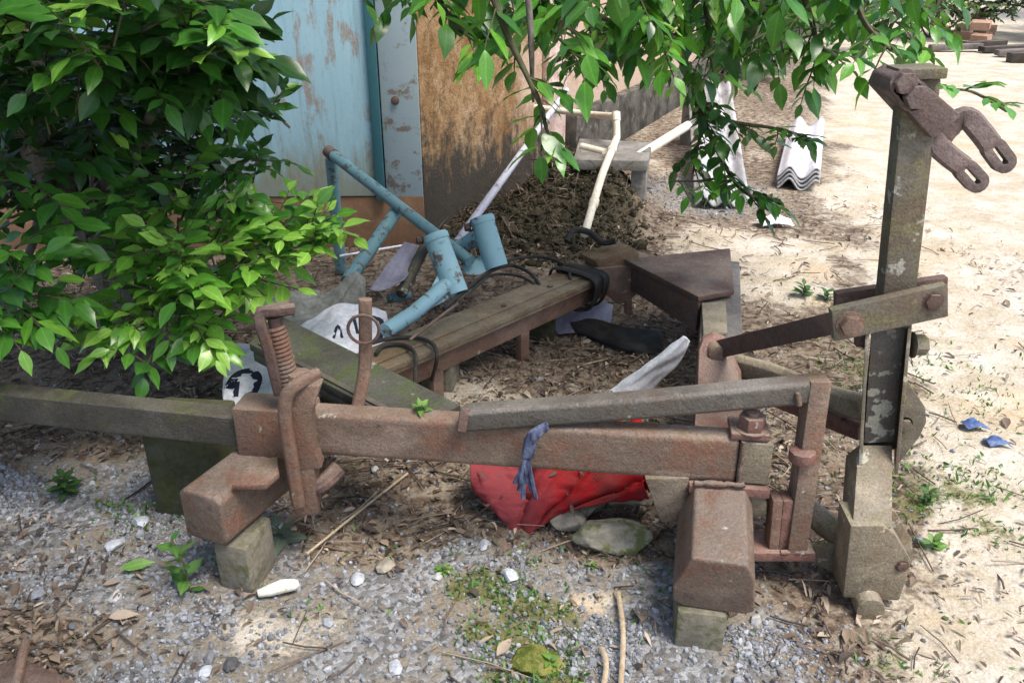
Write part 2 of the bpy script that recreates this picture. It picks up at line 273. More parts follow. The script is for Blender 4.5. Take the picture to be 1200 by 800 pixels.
bk.inputs['Color1'].default_value = (.24, .135, .08, 1); bk.inputs['Color2'].default_value = (.2, .115, .07, 1); bk.inputs['Mortar'].default_value = (.2, .125, .08, 1); bk.inputs['Scale'].default_value = 2.6; bk.inputs['Mortar Size'].default_value = .012
n2 = T.noise(16, 7, .7, c); M['brickwall'] = T.bsdf(T.mix(T.math('MULTIPLY', T.rng(n2, .5, .65), .6), bk.outputs[0], (.3, .19, .11)), .95, T.bump(n2, .5, .01), 0, .2)
# ------------------------------------------------------------------ object helpers
def tag(o, label=None, cat=None, group=None, kind=None):
    if label: o['label'] = label
    if cat: o['category'] = cat
    if group: o['group'] = group
    if kind: o['kind'] = kind
    return o
def thing(name, label, cat, loc, group=None):
    o = bpy.data.objects.new(name, None); COL.objects.link(o); o.location = Vector(loc); o.empty_display_size = .1
    return tag(o, label, cat, group)
def root_loc(o):
    while o.parent: o = o.parent
    return Vector(o.location)
def link(name, me, parent=None, loc=None):
    o = bpy.data.objects.new(name, me); COL.objects.link(o)
    if parent: o.parent = parent
    elif loc is not None: o.location = Vector(loc)
    return o
def finish(name, bm, mat, parent=None, loc=None, bevel=0., seg=2, sharp=35, rough=0.):
    bmesh.ops.recalc_face_normals(bm, faces=bm.faces[:])
    if bevel:
        es = [e for e in bm.edges if len(e.link_faces) == 2 and e.calc_face_angle(0) > R(32)]
        bmesh.ops.bevel(bm, geom=es, offset=bevel, segments=seg, profile=.6, affect='EDGES', clamp_overlap=True)
    off = root_loc(parent) if parent else (Vector(loc) if loc is not None else Vector())
    bm.transform(Matrix.Translation(-off))
    me = bpy.data.meshes.new(name); bm.to_mesh(me); bm.free()
    me.polygons.foreach_set('use_smooth', [True] * len(me.polygons)); me.set_sharp_from_angle(angle=R(sharp))
    me.materials.append(mat if not isinstance(mat, str) else M[mat])
    return link(name, me, parent, off if not parent else None)
def frames(path, closed=False, up=None):
    n = len(path); fr = []; prev = None
    for i, p in enumerate(path):
        a = path[(i - 1) % n] if (closed or i > 0) else p; b = path[(i + 1) % n] if (closed or i < n - 1) else p
        t = (b - a).normalized()
        u = Vector(up) if up is not None else (prev if prev is not None else (Vector((0, 0, 1)) if abs(t.z) < .9 else Vector((0, 1, 0))))
        x = t.cross(u)
        if x.length < 1e-4: x = t.cross(Vector((.3, .9, .2)))
        x.normalize(); y = x.cross(t).normalized(); prev = y if up is None else prev
        fr.append((x, y))
    return fr
def sweep(bm, path, prof, closed=False, up=None, scale=None, caps=True):
    path = [Vector(p) for p in path]; fr = frames(path, closed, up); rings = []
    for i, (p, (x, y)) in enumerate(zip(path, fr)):
        k = scale[i] if scale else 1
        rings.append([bm.verts.new(p + x * a * k + y * b * k) for a, b in prof])
    m = len(prof); n = len(rings)
    for i in range(n if closed else n - 1):
        A, B = rings[i], rings[(i + 1) % n]
        for j in range(m):
            bm.faces.new((A[j], A[(j + 1) % m], B[(j + 1) % m], B[j]))
    if caps and not closed:
        bm.faces.new(rings[0][::-1]); bm.faces.new(rings[-1])
    return bm
def circ(r, n=12, r2=None): return [(r * math.cos(2 * math.pi * k / n), (r2 or r) * math.sin(2 * math.pi * k / n)) for k in range(n)]
def rect(w, h): return [(-w / 2, -h / 2), (w / 2, -h / 2), (w / 2, h / 2), (-w / 2, h / 2)]
def oct_(w, h, c): return [(-w / 2 + c, -h / 2), (w / 2 - c, -h / 2), (w / 2, -h / 2 + c), (w / 2, h / 2 - c), (w / 2 - c, h / 2), (-w / 2 + c, h / 2), (-w / 2, h / 2 - c), (-w / 2, -h / 2 + c)]
def nb(): return bmesh.new()
def beam(bm, a, b, w, h, up=(0, 0, 1)): return sweep(bm, [a, b], rect(w, h), up=up)
def tube(bm, path, r, n=12, closed=False, scale=None, caps=True): return sweep(bm, path, circ(r, n), closed, None, scale, caps)
def prism(bm, pts, vec):
    vec = Vector(vec); A = [bm.verts.new(Vector(p)) for p in pts]; B = [bm.verts.new(Vector(p) + vec) for p in pts]; n = len(pts)
    bm.faces.new(A[::-1]); bm.faces.new(B)
    for i in range(n): bm.faces.new((A[i], A[(i + 1) % n], B[(i + 1) % n], B[i]))
    return bm
def smooth_path(pts, k=6, closed=False):
    pts = [Vector(p) for p in pts]; n = len(pts); out = []
    for i in range(n if closed else n - 1):
        p0 = pts[(i - 1) % n] if closed or i > 0 else pts[i]; p1 = pts[i]; p2 = pts[(i + 1) % n]
        p3 = pts[(i + 2) % n] if closed or i + 2 < n else p2
        for j in range(k):
            t = j / k
            out.append(.5 * ((2 * p1) + (p2 - p0) * t + (2 * p0 - 5 * p1 + 4 * p2 - p3) * t * t + (3 * p1 - p0 - 3 * p2 + p3) * t ** 3))
    if not closed: out.append(pts[-1])
    return out
def hexbolt(name, p, axis, r, h, mat, parent, shank=0):
    bm = nb(); a = Vector(axis).normalized(); p = Vector(p)
    sweep(bm, [p - a * h * .12, p], circ(r * 1.25, 16)); 
    sweep(bm, [p + a * .0005, p + a * h], circ(r, 6))
    if shank: sweep(bm, [p + a * (h + .0005), p + a * (h + shank)], circ(r * .55, 12))
    return finish(name, bm, mat, parent, bevel=min(.004, r * .15))
def cloth(name, rows, mat, nu=40, nv=26, wr=.012, fr=9, th=.003, seed=1, parent=None, loc=None, extra=None):
    C = np.array([[list(p) for p in r] for r in rows], float)     # nr x nc x 3
    def interp(A, n):
        m = A.shape[0]; t = np.linspace(0, m - 1, n); i = np.minimum(t.astype(int), m - 2); f = (t - i)[:, None, None]
        g_ = lambda k: A[np.clip(k, 0, m - 1)]
        p0, p1, p2, p3 = g_(i - 1), g_(i), g_(i + 1), g_(i + 2)
        return .5 * (2 * p1 + (p2 - p0) * f + (2 * p0 - 5 * p1 + 4 * p2 - p3) * f ** 2 + (3 * p1 - p0 - 3 * p2 + p3) * f ** 3)
    A = interp(C, nv); A = np.transpose(interp(np.transpose(A, (1, 0, 2)), nu), (1, 0, 2))
    du = np.gradient(A, axis=1); dv = np.gradient(A, axis=0); N = np.cross(du, dv); N /= (np.linalg.norm(N, axis=2, keepdims=True) + 1e-9)
    uu, vv = np.meshgrid(np.linspace(0, 1, nu), np.linspace(0, 1, nv))
    w = fbm(uu * fr + vv * fr * .35, vv * fr * .45, seed, 3); w = (np.abs(w) * 2 - .5) + .5 * fbm(uu * fr * 2.2, vv * fr * 2.2, seed + 5, 3)
    w = w * wr + (extra(uu, vv) if extra else 0)
    A = A + N * w[:, :, None]
    verts = A.reshape(-1, 3); faces = [(r * nu + q, r * nu + q + 1, (r + 1) * nu + q + 1, (r + 1) * nu + q) for r in range(nv - 1) for q in range(nu - 1)]
    off = root_loc(parent) if parent else Vector(loc)
    me = bpy.data.meshes.new(name); me.from_pydata((verts - np.array(off)).tolist(), [], faces); me.polygons.foreach_set('use_smooth', [True] * len(faces))
    me.materials.append(M[mat]); o = link(name, me, parent, off if not parent else None)
    md = o.modifiers.new('thickness', 'SOLIDIFY'); md.thickness = th
    return o, A, N
def np_object(name, verts, loops, starts, totals, attrs, mat, parent=None, loc=None, smooth=True):
    off = np.array(root_loc(parent) if parent else (loc if loc is not None else (0, 0, 0)))
    me = bpy.data.meshes.new(name); me.vertices.add(len(verts)); me.vertices.foreach_set('co', (verts - off).astype(np.float32).ravel())
    me.loops.add(len(loops)); me.loops.foreach_set('vertex_index', loops.astype(np.int32))
    me.polygons.add(len(starts)); me.polygons.foreach_set('loop_start', starts.astype(np.int32)); me.polygons.foreach_set('loop_total', totals.astype(np.int32))
    me.polygons.foreach_set('use_smooth', np.full(len(starts), smooth)); me.update(calc_edges=True); me.validate()
    for k, a in attrs.items():
        at = me.attributes.new(k, 'FLOAT', 'POINT'); at.data.foreach_set('value', a.astype(np.float32))
    me.materials.append(M[mat] if isinstance(mat, str) else mat)
    return link(name, me, parent, off if not parent else None)
# leaves: arrays of base point, axis, normal
def leaf_template(rows, prof):
    n = len(rows); mid = [(0, t) for t in rows]; left = [(-prof[i], rows[i]) for i in range(1, n - 1)]; right = [(prof[i], rows[i]) for i in range(1, n - 1)]
    tv = np.array(mid + left + right); L = n; Rr = n + n - 2; f = []
    for sgn, b in ((-1, L), (1, Rr)):
        f.append((0, 1, b) if sgn < 0 else (0, b, 1))
        for i in range(n - 3):
            q = (1 + i, 2 + i, b + i + 1, b + i); f.append(q if sgn < 0 else q[::-1])
        f.append((n - 2, n - 1, b + n - 3) if sgn < 0 else (n - 2, b + n - 3, n - 1))
    return tv, f
TPL_HI = leaf_template([0, .1, .26, .44, .62, .8, 1], [0, .42, .86, 1., .84, .42, 0])
TPL_LO = leaf_template([0, .3, .68, 1], [0, .9, .75, 0])
def leaves(name, P, A, Nn, L, W, tone, mat, parent=None, loc=None, curl=.2, fold=.22, tpl=TPL_HI):
    P, A, Nn = (np.array(q, float) for q in (P, A, Nn)); L = np.array(L, float); W = np.array(W, float); tone = np.array(tone, float)
    A /= np.linalg.norm(A, axis=1, keepdims=True) + 1e-9
    X = np.cross(A, Nn); X /= np.linalg.norm(X, axis=1, keepdims=True) + 1e-9; Nn = np.cross(X, A)
    tv, fs = tpl; m = len(P); k = len(tv)
    tx, ty = tv[:, 0], tv[:, 1]
    cu = (curl * (0.3 + 1.4 * rng.random(m)))[:, None]; fo = (fold * (.3 + 1.2 * rng.random(m)))[:, None]
    wob = (rng.random((m, k)) - .5) * .05
    dz = -cu * L[:, None] * (ty[None] ** 2) + fo * np.abs(tx)[None] * W[:, None] * .5 + wob * L[:, None]
    tw = (rng.random(m) - .5)[:, None] * .5 * ty[None] * tx[None] * W[:, None] * .5
    v = P[:, None, :] + A[:, None, :] * (ty[None, :, None] * L[:, None, None]) + X[:, None, :] * (tx[None, :, None] * W[:, None, None] * .5) + Nn[:, None, :] * (dz + tw)[:, :, None]
    fl = np.concatenate([np.array(f) for f in fs]); tot = np.array([len(f) for f in fs])
    loops = (fl[None] + (np.arange(m) * k)[:, None]).ravel(); totals = np.tile(tot, m); starts = np.concatenate([[0], np.cumsum(totals)[:-1]])
    return np_object(name, v.reshape(-1, 3), loops, starts, totals, {'tone': np.repeat(tone, k), 'lx': np.tile(np.abs(tx), m), 'ly': np.tile(ty, m)}, mat, parent, loc)
def rv(): 
    v = Vector((random.gauss(0, 1), random.gauss(0, 1), random.gauss(0, 1))); return v.normalized()
class Foliage:
    def __init__(s): s.P = []; s.A = []; s.N = []; s.L = []; s.W = []; s.t = []; s.bm = nb()
    def leaf(s, p, a, n, L, tone, ratio=.47): s.P.append(p); s.A.append(a); s.N.append(n); s.L.append(L); s.W.append(L * ratio * random.uniform(.85, 1.15)); s.t.append(min(max(tone, 0), 1))
    def twig(s, p, d, L, n, leaf, tone, droop=.5, r=.0035, spray=1.15, facing=None):
        d = Vector(d).normalized(); p = Vector(p); pts = [p.copy()]; q = p.copy(); dd = d.copy(); k = 5; ax = []
        for i in range(k):
            dd = (dd + Vector((0, 0, -1)) * droop * .18 + rv() * .12).normalized(); q = q + dd * (L / k); pts.append(q.copy()); ax.append(dd.copy())
        sweep(s.bm, pts, circ(r, 5), scale=[1 - .13 * i for i in range(k + 1)])
        side = dd.cross(Vector((0, 0, 1)))
        if side.length < .1: side = Vector((1, 0, 0))
        side.normalize()
        for i in range(n):
            f = .12 + .88 * i / max(n - 1, 1); j = min(int(f * k), k - 1); ff = f * k - j; b = pts[j].lerp(pts[j + 1], min(ff, 1)); a = ax[j]
            sg = 1 if i % 2 else -1
            la = a * (.75 if i < n - 1 else 1.5) + side * sg * spray * (1 if i < n - 1 else .2) + rv() * .35 + Vector((0, 0, -.35 * droop))
            nn = Vector((0, 0, 1)) * 1. + rv() * .45 - a * .2
            if facing is not None: nn += Vector(facing)
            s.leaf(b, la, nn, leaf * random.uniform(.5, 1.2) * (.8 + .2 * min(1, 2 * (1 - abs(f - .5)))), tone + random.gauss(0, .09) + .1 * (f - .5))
    def clump(s, c, rad, n, leaf, tone, nl=7, out=.6, droop=.5, tl=.22, shell=(.55, 1.), zmin=-9, sd=.12, facing=None):
        c = Vector(c)
        for i in range(n):
            d = rv()
            if d.z < -.5: d.z *= .3
            k = random.uniform(*shell); p = c + Vector((d.x * rad[0], d.y * rad[1], d.z * rad[2])) * k
            if p.z < zmin: continue
            dr = (Vector((d.x, d.y, d.z * .6)) * out + rv() * .45 + Vector((0, 0, .25))).normalized()
            s.twig(p - dr * tl * .4, dr, tl * random.uniform(.7, 1.3), nl + random.randint(-2, 2), leaf, tone + random.gauss(0, sd), droop, facing=facing)
    def build(s, parent, name='crown', mat='leaf', twmat='twig'):
        o = leaves(name, [list(q) for q in s.P], [list(q) for q in s.A], [list(q) for q in s.N], s.L, s.W, s.t, mat, parent)
        if len(s.bm.verts):
            t = finish('twig', s.bm, twmat, parent, sharp=60)
            with bpy.context.temp_override(active_object=o, object=o, selected_objects=[o, t], selected_editable_objects=[o, t]): bpy.ops.object.join()
        return o
# ================================================================== SETTING
xs = np.unique(np.concatenate([-2.6 - np.geomspace(.04, 80, 34), np.arange(-2.6, 3.2, .03), 3.2 + np.geomspace(.04, 80, 34)]))
ys = np.unique(np.concatenate([1. - np.geomspace(.04, 12, 16), np.arange(1., 5.6, .03), 5.6 + np.geomspace(.04, 110, 44)]))
gx, gy_ = np.meshgrid(xs, ys); nx, ny = len(xs), len(ys)
gv = np.stack([gx, gy_, gh(gx, gy_)], -1).reshape(-1, 3)
ii = np.arange(nx * ny).reshape(ny, nx); q = np.stack([ii[:-1, :-1], ii[:-1, 1:], ii[1:, 1:], ii[1:, :-1]], -1).reshape(-1, 4)
z_ = zones(gv[:, 0], gv[:, 1])
go = np_object('ground', gv, q.ravel(), np.arange(len(q)) * 4, np.full(len(q), 4), dict(zip(('gravel', 'litter', 'sand', 'moss', 'mound'), z_)), 'ground'); tag(go, kind='structure')
# ---- scatter
def rot_rand(m):
    qn = rng.normal(size=(m, 4)); qn /= np.linalg.norm(qn, axis=1, keepdims=True); w, x, y, z = qn.T
    return np.stack([np.stack([1 - 2 * (y * y + z * z), 2 * (x * y - z * w), 2 * (x * z + y * w)], -1), np.stack([2 * (x * y + z * w), 1 - 2 * (x * x + z * z), 2 * (y * z - x * w)], -1), np.stack([2 * (x * z - y * w), 2 * (y * z + x * w), 1 - 2 * (x * x + y * y)], -1)], 1)
bm = nb(); bmesh.ops.create_icosphere(bm, subdivisions=1, radius=1); ICO = np.array([v.co[:] for v in bm.verts]); ICF = np.array([[v.index for v in f.verts] for f in bm.faces]); bm.free()
def pick(n, xr, yr, zone, power=1., dens=None):
    out = []; 
    while sum(map(len, out)) < n:
        x = rng.uniform(*xr, n * 2); y = yr[0] + (yr[1] - yr[0]) * rng.random(n * 2) ** power
        w = np.clip(zone(x, y), 0, 1); k = rng.random(n * 2) < w; out.append(np.stack([x[k], y[k]], 1))
    return np.concatenate(out)[:n]
def stones(name, xy, size, tone, label):
    m = len(xy); sc = size[:, None] * np.stack([rng.uniform(.7, 1.3, m), rng.uniform(.6, 1.1, m), rng.uniform(.45, .9, m)], 1)
    v = ICO[None] * (1 + .28 * (rng.random((m, 12, 1)) - .5)) * sc[:, None, :]; v = np.einsum('mij,mkj->mki', rot_rand(m), v)
    base = np.stack([xy[:, 0], xy[:, 1], gh(xy[:, 0], xy[:, 1]) + size * .25], 1); v = v + base[:, None]
    lp = (ICF[None] + (np.arange(m) * 12)[:, None, None]).reshape(-1); nf = m * 20
    o = np_object(name, v.reshape(-1, 3), lp, np.arange(nf) * 3, np.full(nf, 3), {'tone': np.repeat(tone, 12)}, 'gravel', smooth=False)
    return tag(o, label, 'gravel', kind='stuff')
zg = lambda x, y: zones(x, y)[0] * (.08 + .92 * sstep(fbm(x * 4.5, y * 4.5, 91), -.1, .4)) + .03 * (1 - zones(x, y)[2])
a = pick(22000, (-2.3, 1.5), (1.25, 2.9), zg); b = pick(2500, (.4, 2.4), (4.8, 7.2), lambda x, y: zones(x, y)[0])
xy = np.concatenate([a, b]); stones('gravel', xy, rng.gamma(2.6, .0013, len(xy)) + .0016, np.clip(rng.normal(.46, .22, len(xy)), 0, .88), 'loose blue grey crushed stone strewn over the yard')
def flat_leaves(name, xy, size, tone, tilt=.35, label='', cat='', lift=.006, ratio=(.25, .5)):
    m = len(xy); th = rng.uniform(0, 2 * np.pi, m); A = np.stack([np.cos(th), np.sin(th), rng.normal(0, tilt, m)], 1); N = np.stack([rng.normal(0, tilt, m), rng.normal(0, tilt, m), np.ones(m)], 1)
    P = np.stack([xy[:, 0], xy[:, 1], gh(xy[:, 0], xy[:, 1]) + lift + .012 * rng.random(m)], 1) - A * size[:, None] * .5; P[:, 2] = np.maximum(P[:, 2], gh(P[:, 0], P[:, 1]) + .003)
    o = leaves(name, P, A, N, size, size * rng.uniform(*ratio, m), tone, 'litter', None, (0, 0, 0), .3, .7, TPL_LO)
    return tag(o, label, cat, kind='stuff')
zl = lambda x, y: (zones(x, y)[1] * .9 + .16 + .05 * zones(x, y)[2] * (y < 3.5)) * (1 - .8 * sstep(x, .85, 1.25)) * (.3 + .7 * sstep(fbm(x * 3, y * 3, 61), -.3, .25)) * (1 - .95 * gauss(x, y, .3, 5., .55, .55)) * (1 - .25 * sstep(y, 3.4, 4.6))
a = pick(21000, (-2.8, 2.6), (1.25, 6.4), zl, 1.25); c_ = pick(700, (-1.9, -1.), (1.3, 2.2), lambda x, y: gauss(x, y, -1.45, 1.75, .3, .25) + .4 * gauss(x, y, -1.1, 1.4, .25, .12)); xy = np.concatenate([a, c_])
flat_leaves('leaf_litter', xy, rng.gamma(2.2, .0065, len(xy)) + .008, np.clip(rng.normal(.5, .28, len(xy)), 0, 1), label='dry brown leaf litter covering the soil under the frame', cat='dead leaves')
xy = pick(1700, (.1, 2.8), (1.3, 5.5), lambda x, y: .1 + .9 * sstep(fbm(x * 2.4, y * 2.4, 71), 0, .4)); 
o = flat_leaves('dry_straw', xy, rng.gamma(2.5, .008, len(xy)) + .01, np.clip(rng.normal(.82, .18, len(xy)), 0, 1), .25, 'straw bits and curled dead leaves scattered on pale sand', 'dead leaves', ratio=(.05, .4))
# twigs
m = 1500; xy = pick(m, (-2.4, 2.4), (1.35, 5.2), lambda x, y: .12 + zones(x, y)[1] * .8, 1.2); th = rng.uniform(0, 6.28, m); Ls = rng.gamma(3, .03, m) + .03
bmv = []; bml = []
D = np.stack([np.cos(th), np.sin(th), rng.normal(0, .12, m)], 1); Pm = np.stack([xy[:, 0], xy[:, 1], gh(xy[:, 0], xy[:, 1]) + .012], 1)
Sd = np.stack([-np.sin(th), np.cos(th), np.zeros(m)], 1); rr = rng.uniform(.0012, .0035, m)
vs = []
for k, f in enumerate((-.5, 0, .5)):
    cpt = Pm + D * (Ls * f)[:, None] + Sd * ((f == 0) * rng.normal(0, .06, m) * Ls)[:, None]
    for a_ in range(3):
        ca, sa = math.cos(a_ * 2.094), math.sin(a_ * 2.094); vs.append(cpt + Sd * (rr * ca)[:, None] + np.array([0, 0, 1.])[None] * (rr * sa)[:, None])
vs = np.stack(vs, 1); fq = np.array([[r * 3 + a_, r * 3 + (a_ + 1) % 3, (r + 1) * 3 + (a_ + 1) % 3, (r + 1) * 3 + a_] for r in range(2) for a_ in range(3)])
lp = (fq[None] + (np.arange(m) * 9)[:, None, None]).ravel(); nf = m * 6
tag(np_object('twig_litter', vs.reshape(-1, 3), lp, np.arange(nf) * 4, np.full(nf, 4), {'tone': np.repeat(rng.random(m), 9)}, 'stick'), 'thin dead twigs lying among the leaf litter', 'twigs', kind='stuff')
tt2 = NT('dark soil clod'); cc = tt2.co(); tn = tt2.attr('tone'); nn2 = tt2.noise(60, 6, .7, cc)
M['clod'] = tt2.bsdf(tt2.mix(tt2.rng(nn2, .35, .65), tt2.ramp(tn, [(0., (.016, .013, .009)), (.6, (.05, .043, .026)), (1., (.13, .115, .08))]), (.04, .037, .022)), .95, tt2.bump(nn2, .7, .01), 0, .15)
zm = lambda x, y: zones(x, y)[4] * (1 - .9 * sstep(x, .7, .85))
xy = pick(3800, (-.6, 1.1), (4.2, 5.4), zm); o = stones('soil_clods', xy, rng.gamma(1.2, .006, len(xy)) + .004, np.clip(rng.normal(.4, .25, len(xy)), 0, 1), 'dark soil clods and rubble heaped under the concrete slab'); o.data.materials.clear(); o.data.materials.append(M['clod']); o['category'] = 'soil'
xy = pick(900, (-.5, 1.0), (4.2, 5.3), zm); flat_leaves('dry_roots', xy, rng.gamma(3, .025, len(xy)) + .03, np.clip(rng.normal(.3, .22, len(xy)), 0, 1), .6, 'thin dry roots and grass trailing over the dark soil heap', 'roots', .02, (.02, .06))
# moss and tiny grass
mx = pick(2600, (-1.5, 2.2), (1.3, 3.4), lambda x, y: zones(x, y)[3] ** 1.2 + .003, 1.); m = len(mx)
tag(leaves('moss_tufts', np.stack([mx[:, 0], mx[:, 1], gh(mx[:, 0], mx[:, 1]) + .001], 1), np.stack([rng.normal(0, .7, m), rng.normal(0, .7, m), np.ones(m) * .7], 1), rng.normal(size=(m, 3)), rng.gamma(4, .0035, m) + .004, rng.gamma(4, .0012, m) + .002, np.clip(rng.normal(.55, .3, m), 0, 1), 'weed', None, (0, 0, 0), .3, .3, TPL_LO), 'low green moss and seedlings growing between the stones', 'moss', kind='stuff')
# ================================================================== HOUSE
HC = Vector((-.486, 4.64, 0)); HL = Vector((-5.2, 4.5, 0)); HB = Vector((2.1, 10.1, 0)); HK = Vector((-5.2, 10.1, 0))
house = thing('house', 'old house corner with orange mouldy plaster and a peeling blue door', 'house', HC)
bm = nb(); prism(bm, [HL, HC, HB, HK], (0, 0, 2.6)); bm.transform(Matrix.Translation((0, 0, -.05))); finish('wall', bm, 'plaster', house)
wd = (HC - HL).normalized(); wn = Vector((wd.y, -wd.x, 0)); rd = (HB - HC).normalized(); rn = Vector((rd.y, -rd.x, 0))
def onleft(d, z, o=0.): return HC - wd * d + wn * o + Vector((0, 0, z))
def onright(d, z, o=0.): return HC + rd * d + rn * o + Vector((0, 0, z))
bm = nb(); prism(bm, [onleft(3.2, -.03, .003), onleft(.004, -.03, .003), onleft(.004, .285, .003), onleft(3.2, .285, .003)], wn * .03); finish('brick_course', bm, 'brickwall', house, bevel=.004)
bm = nb(); prism(bm, [onleft(1.75, .29, .004), onleft(.262, .29, .004), onleft(.262, 2.2, .004), onleft(1.75, 2.2, .004)], wn * .035); door = finish('door', bm, 'panel', house, bevel=.004)
bm = nb(); beam(bm, onleft(.235, .27, .05), onleft(.235, 2.25, .05), .05, .03, up=wn); finish('door_strip', bm, 'strip', door, bevel=.006)
bm = nb(); prism(bm, [onleft(.205, .26, .004), onleft(.006, .26, .004), onleft(.006, 2.25, .004), onleft(.205, 2.25, .004)], wn * .028); jamb = finish('door_jamb', bm, 'panel_grey', house, bevel=.004)
hexbolt('bolt', onleft(.13, .8, .033), wn, .018, .015, 'rust_dark', jamb)
bm = nb(); prism(bm, [onright(2.05, -.03, .004), onright(6.2, -.03, .004), onright(6.2, .36, .004), onright(2.05, .4, .004)], rn * .1); finish('plinth', bm, 'plinth', house, bevel=.012)
bm = nb(); prism(bm, [onright(1.62, 0, .003), onright(1.95, 0, .003), onright(1.95, 2.5, .003), onright(1.62, 2.5, .003)], rn * .05); finish('pilaster', bm, simple('pale pink plaster', (.55, .38, .33), (.68, .55, .5), 9, .95, .4, .2, .008, None, ((.3, .2, .16), .55)), house, bevel=.008)
bm = nb()
o4 = [HL + Vector((-.3, -.35, 0)), HC + Vector((.25, -.38, 0)), HB + Vector((.4, .2, 0)), HK + Vector((-.3, .3, 0))]
prism(bm, [p + Vector((0, 0, 2.58)) for p in o4], (0, 0, .09)); finish('roof', bm, 'roof', house, bevel=.01)
# concrete step
st = thing('concrete_step', 'grey concrete slab on a block with cream pipes lying over it', 'concrete step', (.72, 5.1, 0))
bm = nb(); prism(bm, [(.36, 5.02, .33), (.8, 4.98, .33), (.9, 5.5, .33), (.44, 5.62, .33)], (0, 0, .065)); finish('slab', bm, 'slab', st, bevel=.012)
bm = nb(); prism(bm, [(.71, 5.03, -.03), (.8, 5.02, -.03), (.88, 5.46, -.03), (.79, 5.48, -.03)], (0, 0, .358)); finish('support', bm, 'slab', st, bevel=.01)
# pipes
def pipe_thing(name, label, cat, segs, r, mat, fit=None):
    t = thing(name, label, cat, segs[0][0])
    for s_ in segs: 
        bm = nb(); tube(bm, s_, r, 14); finish('tube', bm, mat, t, sharp=50)
    if fit:
        for p, d in fit:
            bm = nb(); d = Vector(d).normalized(); tube(bm, [p - d * r * 1.3, p + d * r * 1.3], r * 1.22, 14); finish('coupling', bm, mat, t, bevel=.003, sharp=50)
    return t
p0 = V(685, 275, 4.25); p1 = V(704, 210, 4.66); p2 = V(717, 176, 5.02); p3 = V(723, 158, 5.3); p4 = V(722, 137, 5.36); p5 = V(690, 134, 5.75)
pipe_thing('drain_pipe', 'cream elbow drain pipe coming out of the wall and down over the slab', 'pipe', [smooth_path([p0, p1, p2, p3 + Vector((0, 0, -.02))], 5), smooth_path([p3 + Vector((0, 0, -.02)), p4, p4 + (p4 - p3) * .02 + (p5 - p4) * .1, p5, p5 + Vector((-.35, .25, 0))], 5)], .022, 'pvc', [(p2, p3 - p1), (p4, p4 - p3), (p0.lerp(p1, .55), p1 - p0)])
pipe_thing('branch_pipe', 'short cream pipe stub lying against the elbow pipe', 'pipe', [[V(682, 172, 5.32), V(709, 179, 5.16)]], .023, 'pvc')
pipe_thing('plastic_pipe', 'straight cream pipe lying from the slab towards the far plinth', 'pipe', [[V(747, 184, 5.2), V(806, 147, 6.2)]], .031, 'pvc')
pipe_thing('steel_pole', 'long scuffed grey pole leaning low along the orange wall', 'pole', [[V(535, 285, 3.8), V(664, 106, 6.25)]], .021, 'grey_pole')
# ================================================================== RUSTY IMPLEMENT FRAME
fr = thing('implement_frame', 'big rusty steel farm implement frame resting on concrete blocks', 'implement frame', (0, 2.2, 0))
Z0, Z1 = .30, .43; zc = .365
def fbeam(u, vtop_off=0): pass
# front crossbeam: axis line of front face
def fb(x): return Vector((x, 1.966 - .122 * (x + .62) + .034, zc))
bm = nb(); sweep(bm, [fb(-.56), fb(-.1), fb(.35), fb(.575)], rect(.07, .13), up=(0, 0, 1)); crossbeam = finish('crossbeam', bm, 'rust_beam', fr, bevel=.018, seg=4)
bm = nb(); sweep(bm, [fb(.575), fb(.655)], rect(.076, .12), up=(0, 0, 1)); finish('beam_end', bm, 'rust_foot', fr, bevel=.008)
bm = nb(); sweep(bm, [fb(.46) + Vector((0, .012, -.078)), fb(.66) + Vector((0, .012, -.078))], rect(.13, .026)); finish('lower_plate', bm, 'rust_red', fr, bevel=.004)
bm = nb(); sweep(bm, [fb(.55) + Vector((0, 0.01, .074)), fb(.645) + Vector((0, 0.01, .074))], rect(.09, .018)); finish('top_plate', bm, 'rust_red', fr, bevel=.004)
bt = hexbolt('bolt', fb(.6) + Vector((0, -.002, .085)), (0, 0, 1), .034, .036, 'rust_red', fr, .01)
# inner bar to the left
L1 = G(285, 527, Z0 + .012); L0 = G(-160, 476, Z0 + .012)
L1 = L1 + Vector((.12, .02, .045)); L0 = L0 + Vector((0, .034, .045))
bm = nb(); sweep(bm, [L0, L0.lerp(L1, .5), L1], rect(.066, .092), up=(0, 0, 1)); finish('drawbar', bm, 'bar_green', fr, bevel=.009, seg=3)
# collar
c0, c1 = fb(-.735), fb(-.525)
bm = nb(); sweep(bm, [c0 + Vector((0, -.004, 0)), c1 + Vector((0, -.002, 0))], rect(.1, .15)); collar = finish('collar', bm, 'rust_orange', fr, bevel=.01)
